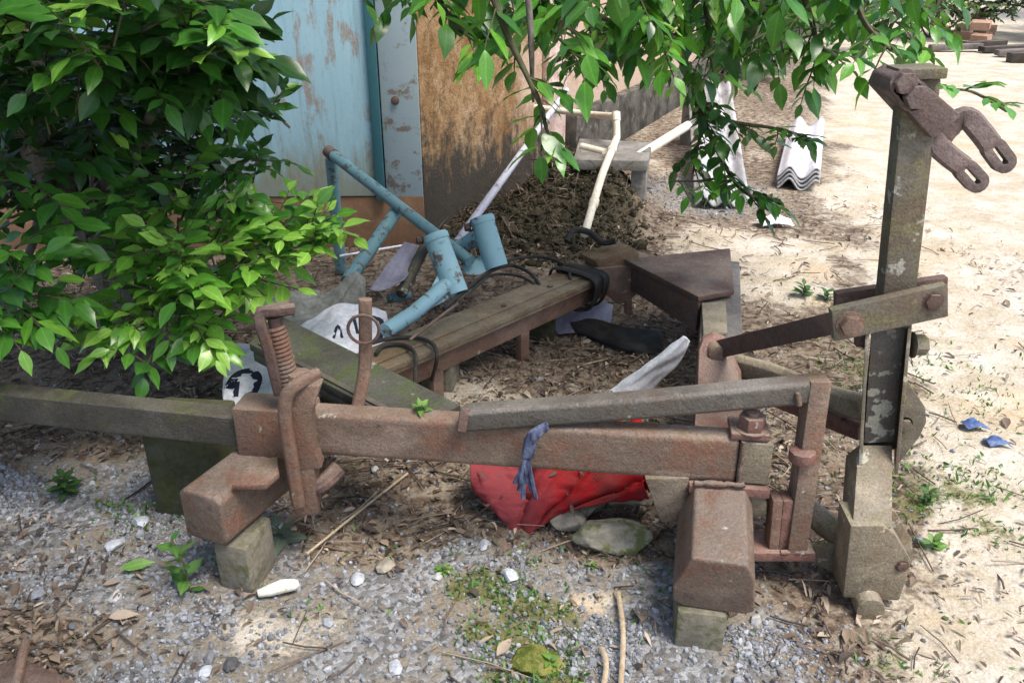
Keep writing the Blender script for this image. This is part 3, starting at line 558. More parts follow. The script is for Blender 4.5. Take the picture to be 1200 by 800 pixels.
# clamp on the collar
YC = 1.875
clampm = 'rust_orange'
bm = nb(); sweep(bm, smooth_path([V(372, 438, YC + .05), V(352, 448, YC), V(337, 462, YC - .015), V(334, 490, YC - .015), V(342, 540, YC - .015), V(350, 592, YC - .012)], 5), oct_(.034, .028, .008), up=(0, 1, 0)); clamp = finish('clamp', bm, clampm, fr, bevel=.003)
bm = nb(); prism(bm, [V(338, 470, YC - .004), V(352, 452, YC), V(376, 452, YC), V(366, 480, YC), V(366, 520, YC), V(377, 549, YC), V(342, 551, YC - .004)], (0, .045, 0)); finish('clamp_plate', bm, clampm, clamp, bevel=.005)
bm = nb(); prism(bm, [V(336, 546, YC), V(368, 546, YC), V(370, 578, YC), V(372, 603, YC), V(347, 606, YC), V(338, 580, YC)], (0, .06, 0)); finish('clamp_foot', bm, clampm, clamp, bevel=.007)
bm = nb(); tube(bm, smooth_path([V(362, 574, YC + .03), V(380, 565, YC + .03), V(398, 548, YC + .06)], 4), .024, 10); finish('clamp_toe', bm, 'rust_dark', clamp)
YS = 1.985
sa, sb = V(321, 372, YS), V(343, 462, YS - .02)
bm = nb(); tube(bm, [sa, sb], .018, 12); screw = finish('screw', bm, 'rust_dark', clamp)
hp = []; ax = (sb - sa); axn = ax.normalized(); e1 = axn.cross(Vector((0, 1, 0))).normalized(); e2 = axn.cross(e1)
for k in range(15 * 12 + 1):
    f = k / (15 * 12); an = 2 * math.pi * k / 12; hp.append(sa + ax * (.12 + .8 * f) + (e1 * math.cos(an) + e2 * math.sin(an)) * .021)
bm = nb(); tube(bm, hp, .0055, 6); finish('spring', bm, 'rust_beam', clamp)
bm = nb(); sweep(bm, smooth_path([V(344, 362, YS), V(325, 364, YS - .02), V(308, 366, YS - .02), V(305, 378, YS - .025), V(315, 410, YS - .03), V(328, 462, YS - .03)], 5), oct_(.03, .022, .006), up=(0, 1, 0)); finish('strap', bm, 'rust_dark', clamp, bevel=.003)
bm = nb(); tube(bm, [V(303, 368, YS + .012), V(342, 360, YS + .012)], .019, 10); finish('hook', bm, 'rust_dark', clamp)
bm = nb(); tube(bm, [V(350, 436, YS - .02), V(352, 462, YS - .02)], .03, 12); finish('nut', bm, clampm, clamp, bevel=.004)
# left stub leg (toward the viewer)
sa = Vector((-.79, 1.782, .222)); sd = Vector((.4, .917, 0)).normalized()
bm = nb(); sweep(bm, [sa, sa + sd * .32], oct_(.135, .15, .016), up=(0, 0, 1)); stub = finish('stub', bm, 'rust_stub', fr, bevel=.01, seg=3)
bm = nb(); prism(bm, [G(272, 574, .299), G(312, 574, .299), G(328, 560, .299), G(326, 540, .299), G(296, 545, .299)], (0, 0, .016)); finish('pad', bm, 'rust_beam', stub, bevel=.005)
# right longitudinal beam and its stub
A0 = Vector((.915, 3.52, .225)); A1 = Vector((.555, 1.93, .225)); A2 = Vector((.475, 1.56, .195))
bm = nb(); sweep(bm, [A0.lerp(A1, .66), A1], rect(.145, .15), up=(0, 0, 1)); sideb = finish('side_beam', bm, 'rust_red', fr, bevel=.008)
bm = nb(); sweep(bm, [A0, A0.lerp(A1, .658)], rect(.149, .15), up=(0, 0, 1)); finish('side_beam', bm, 'rust_grey', fr, bevel=.008)
bm = nb(); sweep(bm, [A1 + Vector((.001, .002, 0)), A1.lerp(A2, .5) + Vector((0, 0, .004)), A2], [(-.095, -.07), (-.07, -.082), (.07, -.082), (.095, -.07), (.098, -.02), (.062, .078), (-.062, .078), (-.085, .03)], up=(0, 0, 1)); finish('stub', bm, 'rust_stub', fr, bevel=.009, seg=3)
# pale flat plate on the far end of the side beam
bm = nb(); prism(bm, [G(822, 358, .303), G(850, 356, .303), G(852, 392, .303), G(824, 396, .303)], (0, 0, .012)); finish('side_plate', bm, 'rust_foot', fr, bevel=.003)
bm = nb(); prism(bm, [G(731, 309, .315), G(855, 296, .315), G(860, 346, .315), G(818, 354, .315)], (0, 0, .022)); finish('corner_plate', bm, 'rust_dark', fr, bevel=.006)
g0, g1 = G(735, 312, .315), G(820, 356, .315)
bm = nb(); prism(bm, [g0 + Vector((.02, .02, -.001)), g1 + Vector((0, .02, -.001)), g1 + Vector((0, .02, -.125)), g0 + Vector((.02, .02, -.115))], (.05, .07, 0)); finish('corner_brace', bm, 'rust_dark', fr, bevel=.006)
# lug on the side beam
LG = 2.36
bm = nb(); prism(bm, [V(817, 470, LG - .14), V(819, 410, LG), V(824, 397, LG + .02), V(836, 391, LG + .02), V(850, 396, LG + .02), V(858, 412, LG), V(869, 436, LG - .02), V(870, 470, LG - .14)], (0, .02, 0)); lug = finish('lug', bm, 'rust_red', fr, bevel=.005)
bm = nb(); p = V(838, 410, LG); tube(bm, [p + Vector((0, -.03, 0)), p + Vector((0, .05, 0))], .026, 14); finish('lug_pin', bm, 'rust_beam', lug, bevel=.004)
# left flanged beam
B0 = Vector((-.47, 2.47, .255)); B1 = Vector((.60, 3.68, .265)); bd = (B1 - B0).normalized(); bn = Vector((-bd.y, bd.x, 0)).normalized()
B0 = B0 + bn * .085; B1 = B1 + bn * .045
bm = nb(); sweep(bm, [B0, B0.lerp(B1, .5), B1], rect(.165, .024), up=(0, 0, 1)); flb = finish('flanged_beam', bm, 'rust_flange', fr, bevel=.005)
bm = nb(); w0, w1 = B0 - bn * .04 + Vector((0, 0, -.064)), B1 - bn * .04 - bd * .03 + Vector((0, 0, -.056)); sweep(bm, [w0, w1], rect(.02, .1), up=(0, 0, 1)); finish('web', bm, 'rust_orange', flb, bevel=.003)
bm = nb(); sweep(bm, [B0 - bn * .064 + bd * .01 + Vector((0, 0, -.019)), B1 - bn * .064 - bd * .01 + Vector((0, 0, -.02))], rect(.03, .012), up=(0, 0, 1)); finish('lip', bm, 'rust_flange', flb, bevel=.003)
bm = nb(); sweep(bm, [B0 + bn * .022 + Vector((0, 0, .0155)) + bd * .02, B1 + bn * .022 + Vector((0, 0, .0155)) - bd * .03], rect(.112, .007), up=(0, 0, 1)); finish('lip', bm, 'rust_flange', flb, bevel=.002)
for f in (.21, .5):
    p = B0.lerp(B1, f) - bn * .035
    bm = nb(); beam(bm, p + Vector((0, 0, -.099)), Vector((p.x, p.y, .0)), .05, .03, up=bn); finish('leg', bm, 'rust_orange', flb, bevel=.004)
for f in (.45, .62):
    hexbolt('rivet', B0.lerp(B1, f) + Vector((0, 0, .0195)) - bn * .01, (0, 0, 1), .011, .004, 'rust_dark', flb)
# far bracket with pin
bm = nb(); prism(bm, [V(694, 316, 3.42), V(748, 310, 3.42), V(746, 345, 3.42), V(734, 356, 3.42), V(722, 356, 3.42), V(698, 334, 3.42)], (0, .03, 0)); brk = finish('bracket', bm, 'rust_orange', fr, bevel=.004)
bm = nb(); tube(bm, [V(736, 350, 3.43), V(736, 366, 3.43)], .018, 10); finish('bracket_pin', bm, 'rust_orange', brk)
bm = nb(); prism(bm, [V(698, 306, 3.44), V(744, 291, 3.44), V(750, 298, 3.44), V(749, 309, 3.44), V(704, 318, 3.44)], (-.06, .1, 0)); finish('end_cap', bm, 'rust_flange', fr, bevel=.008)
# brace bar and its leg
K0 = V(546, 489, 1.915); K1 = V(760, 473, 1.89); K2 = V(950, 455, 1.83)
bm = nb(); sweep(bm, [K0, K1, K2], oct_(.06, .062, .009), up=(0, 0, 1)); brace = finish('brace', bm, 'rust_grey', fr, bevel=.004)
kc = V(956, 455, 1.83)
bm = nb(); sweep(bm, [kc + Vector((0., 0, .031)), V(930, 644, 1.8)], rect(.052, .06), up=(0, 1, 0)); bleg = finish('brace_leg', bm, 'rust_beam', fr, bevel=.007)
bm = nb(); sweep(bm, [V(545, 477, 1.9), V(541, 506, 1.875)], rect(.025, .02), up=(0, 1, 0)); finish('weld', bm, 'rust_dark', brace, bevel=.006)
bm = nb(); tube(bm, [V(941, 527, 1.79), V(939, 540, 1.79)], .034, 10); finish('weld', bm, 'rust_red', bleg, bevel=.01)
for u0, u1, mt in ((909, 903, 'rust_orange'), (921, 914, 'rust_red')):
    bm = nb(); sweep(bm, [V(u0, 580, 1.81), V(u1, 646, 1.81)], rect(.026, .05), up=(0, 1, 0)); finish('spacer', bm, mt, fr, bevel=.004)
bm = nb(); prism(bm, [V(880, 648, 1.77), V(956, 648, 1.77), V(956, 658, 1.77), V(880, 658, 1.77)], (0, .1, 0)); finish('base_plate', bm, 'rust_red', fr, bevel=.004)
bm = nb(); prism(bm, [V(756, 561, 1.83), V(808, 560, 1.83), V(806, 612, 1.83), V(774, 612, 1.83)], (0, .05, 0)); finish('gusset', bm, 'rust_moss', fr, bevel=.006)
bm = nb(); prism(bm, [V(866, 578, 1.82), V(898, 582, 1.8), V(900, 606, 1.8), V(874, 608, 1.82)], (0, .06, 0)); finish('spacer_block', bm, 'rust_foot', fr, bevel=.012)
def weldline(p, q, r, parent, mat='rust_dark'):
    p, q = Vector(p), Vector(q); n = max(4, int((q - p).length / .007)); bm = nb()
    sweep(bm, [p.lerp(q, i / n) + rv() * r * .18 for i in range(n + 1)], circ(1, 7), scale=[r * random.uniform(.75, 1.2) for i in range(n + 1)]); return finish('weld', bm, mat, parent, sharp=60)
yf = lambda x: fb(x).y - .035
weldline((.576, yf(.576) - .002, .305), (.576, yf(.576) - .002, .428), .006, fr, 'rust_stub')
weldline(V(915, 647, 1.775), V(945, 647, 1.775), .008, fr, 'rust_red')
weldline(V(814, 566, 1.815), V(872, 568, 1.8), .008, fr, 'rust_stub')
weldline(V(935, 461, 1.8), V(936, 474, 1.8), .007, fr, 'rust_stub')
weldline((-.525, yf(-.525) - .001, .3), (-.525, yf(-.525) - .001, .432), .007, fr, 'rust_orange')
weldline(V(480, 398, 2.66), V(536, 356, 2.95), .006, fr, 'rust_orange')
# ---- hitch tower
TY = 1.9
P0, P1 = V(1030, 522, TY), V(1076, 92, TY)
bm = nb(); sweep(bm, [P0, P0.lerp(P1, .33), P1], rect(.078, .05), up=(0, 1, 0)); post = finish('post', bm, 'rust_tower', fr, bevel=.006)
# lichen face between the guide plates
bm = nb(); prism(bm, [V(1021, 388, TY - .043), V(1060, 384, TY - .043), V(1046, 516, TY - .043), V(1012, 518, TY - .043)], (0, -.004, 0)); finish('lichen_face', bm, 'lichen_plate', post)
for (ua, ub) in ((1014.5, 1005.5), (1064, 1048)):
    bm = nb(); prism(bm, [V(ua, 384, TY + .045), V(ua, 384, TY - .075), V(ub, 556, TY - .09), V(ub, 545, TY + .045)], (.009, 0, 0)); gp = finish('guide_plate', bm, 'rust_tower', fr, bevel=.003)
hexbolt('bolt', V(1070, 404, TY - .03), (1, 0, 0), .026, .03, 'rust_tower', fr)
hexbolt('bolt', V(1012, 398, TY - .02), (-1, 0, 0), .018, .018, 'rust_dark', fr)
# sloping shank and foot
F0, F1 = V(1025, 522, TY - .02), V(1023, 618, 1.70)
ln = []
bm = nb()
prof = [V(1006, 521, TY - .05), V(1046, 521, TY - .05), V(1046, 618, 1.70), V(999, 618, 1.70)]
prism(bm, prof, (0, .06, -.07)); finish('shank', bm, 'rust_foot', fr, bevel=.005)
bm = nb(); prism(bm, [V(997, 616, 1.695), V(1036, 616, 1.695), V(1049, 626, 1.695), V(1067, 655, 1.695), V(1066, 668, 1.695), V(1054, 704, 1.695), V(988, 700, 1.695)], (0, .09, .01)); foot = finish('foot', bm, 'rust_foot', fr, bevel=.006)
bm = nb(); prism(bm, [V(1043, 596, 1.79), V(1050, 600, 1.79), V(1069, 632, 1.79), V(1071, 655, 1.79), V(1058, 672, 1.79), V(1043, 660, 1.79)], (0, .018, 0)); finish('cheek', bm, 'rust_foot', fr, bevel=.004)
bm = nb(); p = V(1020, 706, 1.69); tube(bm, [p + Vector((-.01, -.03, 0)), p + Vector((0, .1, 0))], .036, 16); finish('axle_boss', bm, 'rust_foot', foot, bevel=.006)
hexbolt('bolt', V(1057, 663, 1.694), (0, -1, 0), .014, .006, 'rust_dark', foot)
bm = nb(); prism(bm, [V(1052, 440, TY + .06), V(1062, 444, TY + .06), V(1085, 478, TY + .06), V(1086, 495, TY + .06), V(1078, 512, TY + .06), V(1050, 548, TY + .06)], (.002, .022, 0)); finish('cheek', bm, 'rust_tower', fr, bevel=.005)
hexbolt('bolt', V(1060, 497, TY + .06), (0, -1, 0), .018, .012, 'rust_tower', fr)
# upper link arms
bm = nb(); sweep(bm, [V(974, 380, TY - .07), V(1108, 350, TY - .07)], rect(.026, .082), up=(0, 0, 1)); arm = finish('link_arm', bm, 'rust_tower', fr, bevel=.004)
bm = nb(); sweep(bm, [V(978, 357, TY + .07), V(1108, 338, TY + .07)], rect(.026, .07), up=(0, 0, 1)); finish('link_arm', bm, 'rust_dark', fr, bevel=.004)
bm = nb(); sweep(bm, [V(1094, 351, TY - .054), V(1094, 351, TY + .055)], rect(.06, .07), up=(-.2, 0, 1)); finish('link_block', bm, 'rust_red', fr, bevel=.008)
hexbolt('bolt', V(1094, 353, TY - .084), (0, -1, 0), .02, .008, 'rust_dark', fr)
hexbolt('bolt', V(996, 380, TY - .085), (0, -1, 0), .026, .02, 'rust_orange', fr)
bm = nb(); sweep(bm, [V(838, 410, LG + .03), V(996, 374, TY - .03)], rect(.022, .055), up=(0, 0, 1)); finish('link_bar', bm, 'rust_dark', fr, bevel=.004)
bm = nb(); sweep(bm, smooth_path([V(862, 428, 2.42), V(905, 440, 2.3), V(960, 462, 2.12), V(1012, 478, 1.98)], 5), oct_(.045, .075, .014), up=(0, 0, 1)); finish('lower_link', bm, 'rust_foot', fr, bevel=.004)
bm = nb(); sweep(bm, [V(868, 450, 2.38), V(1010, 505, 1.99)], rect(.03, .05), up=(0, 0, 1)); finish('lower_bar', bm, 'rust_red', fr, bevel=.004)
bm = nb(); tube(bm, smooth_path([V(920, 578, 1.98), V(950, 600, 1.93), V(978, 622, 1.86), V(1000, 632, 1.82)], 4), .034, 12); finish('lower_rod', bm, 'rust_foot', fr)
bm = nb(); prism(bm, [V(936, 640, 1.84), V(1000, 640, 1.8), V(1000, 690, 1.8), V(978, 672, 1.82), V(938, 652, 1.84)], (0, .02, 0)); finish('tie_plate', bm, 'rust_foot', fr, bevel=.004)
# clevis on the post top
CY = 1.845
bm = nb(); prism(bm, [V(1043, 108, CY), V(1050, 92, CY), V(1066, 83, CY), V(1128, 136, CY), V(1094, 164, CY)], (0, .13, 0)); clev = finish('clevis_block', bm, 'clevis', fr, bevel=.006)
bm = nb(); beam(bm, P1 + Vector((-.055, -.0, .012)), P1 + Vector((.04, 0, .016)), .09, .022); finish('post_cap', bm, 'rust_tower', fr, bevel=.004)
hexbolt('bolt', V(1071, 113, CY), (0, -1, 0), .026, .026, 'clevis', clev)
hexbolt('bolt', V(1059, 97, CY), (0, -1, 0), .023, .02, 'clevis', clev)
def prong(pts, name='fork_prong'):
    bm = nb(); sweep(bm, smooth_path(pts[:-2] + [pts[-2] - (pts[-1] - pts[-2]).normalized() * .011], 4), oct_(.0465, .024, .006), up=(0, 1, 0)); 
    a, b = pts[-2], pts[-1]; d = (b - a).normalized(); x = d.cross(Vector((0, 1, 0))).normalized(); r = .0145; lp = []
    for k in range(9): an = math.pi * (k / 8 - .5); lp.append(b + d * math.cos(an) * r + x * math.sin(an) * r)
    for k in range(9): an = math.pi * (k / 8 + .5); lp.append(a + d * math.cos(an) * r + x * math.sin(an) * r)
    sweep(bm, lp, rect(.019, .0232), closed=True, up=(0, 1, 0)); return finish(name, bm, 'clevis', clev, bevel=.003)
FY = CY + .05
prong([V(1104, 160, FY), V(1118, 144, FY), V(1133, 138, FY - .005), V(1147, 152, FY - .02), V(1158, 166, FY - .03), V(1164, 174, FY - .032), V(1175, 189, FY - .04)])
prong([V(1118, 146, FY + .01), V(1102, 158, FY), V(1099, 170, FY - .01), V(1112, 183, FY - .02), V(1124, 192, FY - .03), V(1131, 199, FY - .032), V(1143, 212, FY - .04)])
# bottom-left corner piece of another implement
cb = thing('rusty_bar', 'rusty flat steel bar with a welded rod in the near corner by the gravel', 'steel bar', G(20, 800, 0))
bm = nb(); prism(bm, [G(-60, 800, .05), G(22, 768, .05), G(95, 800, .05), G(60, 850, .05), G(-60, 850, .05)], (0, 0, -.045)); finish('bar', bm, 'rust_dark', cb, bevel=.006)
bm = nb(); tube(bm, [G(30, 752, .055), G(16, 815, .075)], .011, 10); finish('rod', bm, 'rust_orange', cb)
# rusty pin with ring
rp = thing('hitch_pin', 'thin rusty pin with a round ring standing upright behind the crossbeam', 'pin', V(421, 478, 2.02))
bm = nb(); sweep(bm, smooth_path([V(428, 350, 2.03), V(428, 420, 2.03), V(424, 452, 2.02), V(417, 486, 2.0)], 4), oct_(.034, .026, .006), up=(0, 1, 0)); finish('shaft', bm, 'rust_orange', rp, bevel=.003)
c = V(426, 386, 2.008); bm = nb(); tube(bm, [c + Vector((math.cos(k * .2618), .012 * math.sin(k * .52), math.sin(k * .2618))) * .04 for k in range(24)], .0045, 8, closed=True); finish('ring', bm, 'rust_dark', rp)
# mossy plank lying across
mp_ = thing('mossy_board', 'dark green mossy board lying slanted over the white banner', 'board', Vector((-.5, 2.3, .4)))
q0, q1, q2, q3 = G(322, 366, .44), G(540, 474, .41), G(484, 503, .402), G(292, 402, .432)
bm = nb(); n_ = 8; prism(bm, [q0, q1, q2, q3], (0, 0, -.026)); bo = finish('board', bm, 'wood_green', mp_, bevel=.004)
e_ = (q2 - q3).normalized(); k_ = Vector((-e_.y, e_.x, 0)) * .012
bm = nb(); sweep(bm, [q3 + k_ + Vector((0, 0, -.043)) + e_ * .01, q2 + k_ + Vector((0, 0, -.043)) - e_ * .06], rect(.02, .03), up=(0, 0, 1)); finish('edge_strip', bm, 'bar_green', bo, bevel=.004)
bm = nb(); sweep(bm, [q3 + k_ * 1.6 + Vector((0, 0, .004)) + e_ * .03, q2 + k_ * 1.6 + Vector((0, 0, .004)) - e_ * .02], rect(.018, .006), up=(0, 0, 1)); finish('edge_strip', bm, 'bar_green', bo, bevel=.002)
# ================================================================== SUPPORT BLOCKS
def block(pts, h, mat, label, z=-.02, mtx=0):
    b = Vector((sum(p[0] for p in pts) / len(pts), sum(p[1] for p in pts) / len(pts), 0)); bm = nb(); prism(bm, [Vector((p[0], p[1], z)) for p in pts], (mtx, 0, h - z))
    return tag(finish('support_block', bm, mat, None, b, bevel=.012), label, 'block', 'blocks propping up the frame')
a = G(275, 692); block([(a.x - .045, a.y + .02), (a.x + .05, a.y - .01), (a.x + .08, a.y + .13), (a.x - .01, a.y + .17)], .142, 'block', 'pale concrete block under the short left stub beside the weed')
a = G(820, 765); block([(a.x - .06, a.y + .02), (a.x + .055, a.y - .0), (a.x + .09, a.y + .2), (a.x - .03, a.y + .22)], .112, 'block', 'concrete block half buried under the right front stub')
a = G(245, 572); block([(a.x - .12, a.y - .12), (a.x + .1, a.y - .14), (a.x + .12, a.y + .02), (a.x - .1, a.y + .04)], .308, 'block_moss', 'dark mossy block under the green drawbar')
a = G(630, 398); block([(a.x - .06, a.y), (a.x + .07, a.y - .02), (a.x + .09, a.y + .15), (a.x - .04, a.y + .17)], .2, 'block_moss', 'small brown mossy block under the far part of the flanged beam')
a = G(500, 470); block([(a.x - .02, a.y + .01), (a.x + .1, a.y - .01), (a.x + .12, a.y + .12), (a.x + .0, a.y + .14)], .15, 'block', 'low block under the near end of the flanged beam')
a = (.885, 3.3); block([(a[0] - .07, a[1]), (a[0] + .07, a[1]), (a[0] + .07, a[1] + .14), (a[0] - .07, a[1] + .14)], .148, 'block', 'block in the shade beneath the dark corner plate')
# stones
def rock(name, c, r, mat, label, group=None, seed=0, sub=3, flat=True):
    bm = nb(); bmesh.ops.create_icosphere(bm, subdivisions=sub, radius=1); rs = random.Random(seed)
    pl = [(Vector((rs.gauss(0, 1), rs.gauss(0, 1), rs.gauss(0, .8))).normalized(), rs.uniform(.5, .85)) for _ in range(11)]
    for v in bm.verts:
        for n_, d in pl:
            k = v.co.dot(n_)
            if k > d: v.co -= n_ * (k - d) * .97
        nz = mnoise.fractal(v.co * 2.2 + Vector((seed * 3.1, 0, 0)), 1.0, 2.0, 4); v.co *= 1 + .1 * nz
    a = rs.uniform(0, 3.1) if flat is True else flat
    bm.transform(Matrix.Translation(Vector(c)) @ Matrix.Rotation(a, 4, 'Z') @ Matrix.Diagonal((*r, 1)))
    return tag(finish(name, bm, mat, None, Vector((c[0], c[1], 0)), sharp=28), label, 'stone', group)
a = G(725, 655); rock('stone', (a.x, a.y + .06, .035), (.12, .075, .055), 'stone_moss', 'largest grey mossy stone right below the red cloth', None, 3, 4, flat=.1)
a = G(690, 626); rock('stone', (a.x - .02, a.y + .11, .03), (.12, .08, .065), 'stone', 'brown rounded stone wedged directly under the red cloth', None, 5, 4, flat=.15)
a = G(742, 612); rock('stone', (a.x - .01, a.y + .03, .085), (.075, .08, .05), 'stone', 'grey slab of stone tilted against the gusset', None, 8, flat=.7)
a = G(662, 630); rock('stone', (a.x, a.y + .05, .025), (.075, .055, .045), 'stone', 'small brown stone left of the stone pile', None, 10)
for k, (u, v, s_, mt, lb) in enumerate([(452, 662, .03, 'stone', 'tan stone lying in the brown leaf litter left of the red cloth'), (597, 678, .024, 'pebble_blue', 'blue grey pebble below the tip of the red cloth'), (418, 678, .022, 'pebble_blue', 'grey pebble beside the tan stone'), (513, 675, .016, 'pebble_white', 'white pebble next to the bright moss'), (440, 553, .018, 'pebble_white', 'white pebble under the crossbeam among dead leaves'), (325, 618, .02, 'pebble_blue', 'grey pebble beside the pale concrete block'), (465, 782, .02, 'pebble_blue', 'bluish pebble at the near edge of the gravel'), (136, 700, .018, 'pebble_white', 'pale pebble on the gravel beside the fallen leaf'), (605, 780, .02, 'pebble_blue', 'blue pebble beside the mossy mound'), (568, 640, .02, 'pebble_blue', 'light blue stone just under the red cloth edge'), (165, 612, .026, 'pebble_blue', 'grey stone on the gravel left of the weed'), (135, 640, .024, 'pebble_blue', 'broken grey stone near the left weed on gravel'), (885, 728, .018, 'pebble_white', 'white pebble beside the right concrete block'), (400, 720, .018, 'stone', 'brown stone in the gravel centre'), (240, 790, .018, 'pebble_blue', 'grey pebble in the sandy patch at the near edge')]):
    a = G(u, v); rock('pebble', (a.x, a.y, .3 * s_ + float(gh(a.x, a.y))), (s_ * 1.3, s_, s_ * .75), mt, lb, None, 20 + k, 2)
a = G(632, 778); rock('moss_mound', (a.x, a.y, -.01), (.085, .06, .045), simple('mossy lump', (.06, .085, .015), (.2, .2, .05), 30, .95, .8, .1, .01, None, ((.2, .15, .1), .55)), 'small mossy lump with bright seedlings at the near edge', None, 50, 3)
# ================================================================== CLOTHS AND RUBBISH
cl, A_, N_ = cloth('red_cloth', [[V(556, 545, 2.2), V(610, 532, 2.24), V(660, 500, 2.27), V(720, 489, 2.27), V(752, 492, 2.24)],
    [V(548, 555, 2.1), V(600, 560, 2.14), V(655, 548, 2.14), V(720, 535, 2.12), V(758, 535, 2.1)],
    [V(562, 585, 2.08), V(600, 595, 2.06), V(655, 582, 2.06), V(712, 570, 2.03), V(758, 560, 2.02)],
    [V(586, 604, 2.05), V(608, 629, 2.02), V(655, 604, 2.03), V(708, 589, 2.0), V(757, 577, 1.97)]], 'cloth_red', 120, 90, .016, 4., .003, 4, None, (.1, 2.1, 0), lambda u_, v_: 0.07 * ((1 - np.abs(np.sin(np.arctan2(u_ - .27, 1.12 - v_) * 6.5 + 1.3 * fbm(u_ * 3, v_ * 3, 8)))) ** 2.2 - .25) * np.clip(1.3 * np.hypot(u_ - .27, 1.05 - v_), 0, 1)); tag(cl, 'crumpled bright red cloth lying under the crossbeam on the stones', 'cloth')
ix = rng.integers(0, A_.shape[1], 46); iy = rng.integers(16, A_.shape[0] - 3, 46); nn_ = N_[iy, ix]; nn_ = nn_ * np.sign(nn_[:, 2:3]); th_ = rng.uniform(0, 6.28, 46)
tag(leaves('leaf_debris', A_[iy, ix] + nn_ * .006, np.stack([np.cos(th_), np.sin(th_), -.2 * np.ones(46)], 1), nn_ + rng.normal(0, .2, (46, 3)), rng.uniform(.012, .05, 46), rng.uniform(.003, .014, 46), rng.random(46) * .7, 'litter', None, (.1, 2.1, 0), .3, .5, TPL_LO), 'dead leaf bits and straws fallen on the red cloth', 'dead leaves', kind='stuff')
bn_, A_, N_ = cloth('white_banner', [[V(272, 405, 2.75), V(318, 398, 2.8), V(360, 378, 2.9), V(402, 356, 3.0), V(452, 366, 2.98)],
    [V(266, 425, 2.65), V(318, 420, 2.68), V(360, 402, 2.75), V(402, 385, 2.84), V(457, 392, 2.88)],
    [V(262, 448, 2.55), V(318, 445, 2.56), V(360, 430, 2.62), V(402, 416, 2.68), V(455, 420, 2.76)],
    [V(262, 475, 2.45), V(318, 472, 2.46), V(360, 465, 2.5), V(402, 450, 2.56), V(448, 440, 2.64)]], 'cloth_white', 80, 56, .014, 4.5, .003, 14, None, (-.7, 2.7, 0)); tag(bn_, 'crumpled white printed banner with dark letters under the mossy board', 'banner')
def on_banner(u, v):       # nearest grid vertex to a photo pixel, in the place
    best = None
    d = np.array(ray(u, v)); d /= np.linalg.norm(d); q = A_.reshape(-1, 3) - np.array([0, 0, CAM_H]); t = q @ d; e = np.linalg.norm(q - t[:, None] * d, axis=1); k = int(np.argmin(e)); n_ = N_.reshape(-1, 3)[k]; 
    if n_ @ d > 0: n_ = -n_
    nn = Vector(n_); p = Vector(A_.reshape(-1, 3)[k]); dd = Vector(d)
    tt = (p - Vector((0, 0, CAM_H))).dot(nn) / dd.dot(nn) if abs(dd.dot(nn)) > .15 else (p - Vector((0, 0, CAM_H))).length
    return Vector((0, 0, CAM_H)) + dd * tt + nn * .004, nn
def stroke(pts, w):
    pp = smooth_path([Vector((u, v, 0)) for u, v in pts], 4); res = [on_banner(p.x, p.y) for p in pp]; bm = nb()
    ps = [r[0] for r in res]; vs = []
    for i, p in enumerate(ps):
        t = (ps[min(i + 1, len(ps) - 1)] - ps[max(i - 1, 0)]).normalized(); x = t.cross(res[i][1]).normalized() * w / 2; n_ = res[i][1] * .002
        vs.append([bm.verts.new(p - x), bm.verts.new(p + x), bm.verts.new(p + x - n_), bm.verts.new(p - x - n_)])
    for a, b in zip(vs, vs[1:]):
        for j in range(4): bm.faces.new((a[j], a[(j + 1) % 4], b[(j + 1) % 4], b[j]))
    return finish('letter', bm, 'ink', bn_)
stroke([(268, 456), (276, 442), (288, 436), (298, 438), (302, 446), (296, 462)], .032)
stroke([(276, 448), (274, 466)], .03)
stroke([(391, 397), (396, 382), (401, 397)], .01)
stroke([(434, 372), (446, 376), (448, 392), (440, 400)], .02)
stroke([(414, 371), (419, 392)], .012)
cl, _, _ = cloth('grey_cloth', [[V(305, 352, 3.05), V(340, 343, 3.1), V(385, 340, 3.2), V(412, 322, 3.25), V(428, 326, 3.25)], [V(305, 378, 2.9), V(340, 372, 2.95), V(380, 366, 3.05), V(408, 350, 3.12), V(428, 352, 3.12)], [V(310, 400, 2.78), V(345, 396, 2.82), V(375, 388, 2.9), V(405, 380, 2.98), V(424, 376, 3.0)]], 'cloth_grey', 50, 30, .02, 6, .003, 24, None, (-.75, 3, 0)); tag(cl, 'dirty grey cloth bunched up behind the white banner', 'cloth')
cl, _, _ = cloth('plastic_sheet', [[V(474, 284, 3.35), V(484, 286, 3.35), V(493, 290, 3.36)], [V(455, 308, 3.2), V(468, 312, 3.2), V(484, 312, 3.25)], [V(432, 340, 3.05), V(448, 340, 3.05), V(474, 328, 3.1)]], 'plastic_lilac', 16, 16, .003, 3, .002, 34, None, V(455, 330, 3.1)); tag(cl, 'grey lilac plastic flap standing between the blue tubes', 'plastic sheet')
cl, _, _ = cloth('plastic_sheet', [[G(650, 372, .07), G(672, 352, .1), G(700, 352, .09), G(718, 358, .05)], [G(648, 384, .03), G(675, 374, .06), G(700, 372, .06), G(716, 376, .03)], [G(655, 392, .015), G(678, 390, .025), G(700, 389, .025), G(712, 388, .015)]], 'plastic_lilac', 24, 16, .006, 3, .002, 44, None, G(680, 375)); tag(cl, 'crumpled grey lilac plastic sheet lying inside the frame', 'plastic sheet')
cl, _, _ = cloth('rubber_strip', [[G(668, 378, .05), G(700, 375, .07), G(735, 385, .07), G(775, 388, .05)], [G(675, 388, .03), G(705, 394, .04), G(740, 402, .05), G(775, 402, .04)], [G(690, 394, .012), G(715, 404, .015), G(745, 414, .015), G(772, 415, .015)]], 'rubber', 26, 16, .008, 4, .006, 54, None, G(720, 395)); tag(cl, 'curled black rubber strip lying on leaves inside the frame', 'rubber strip')
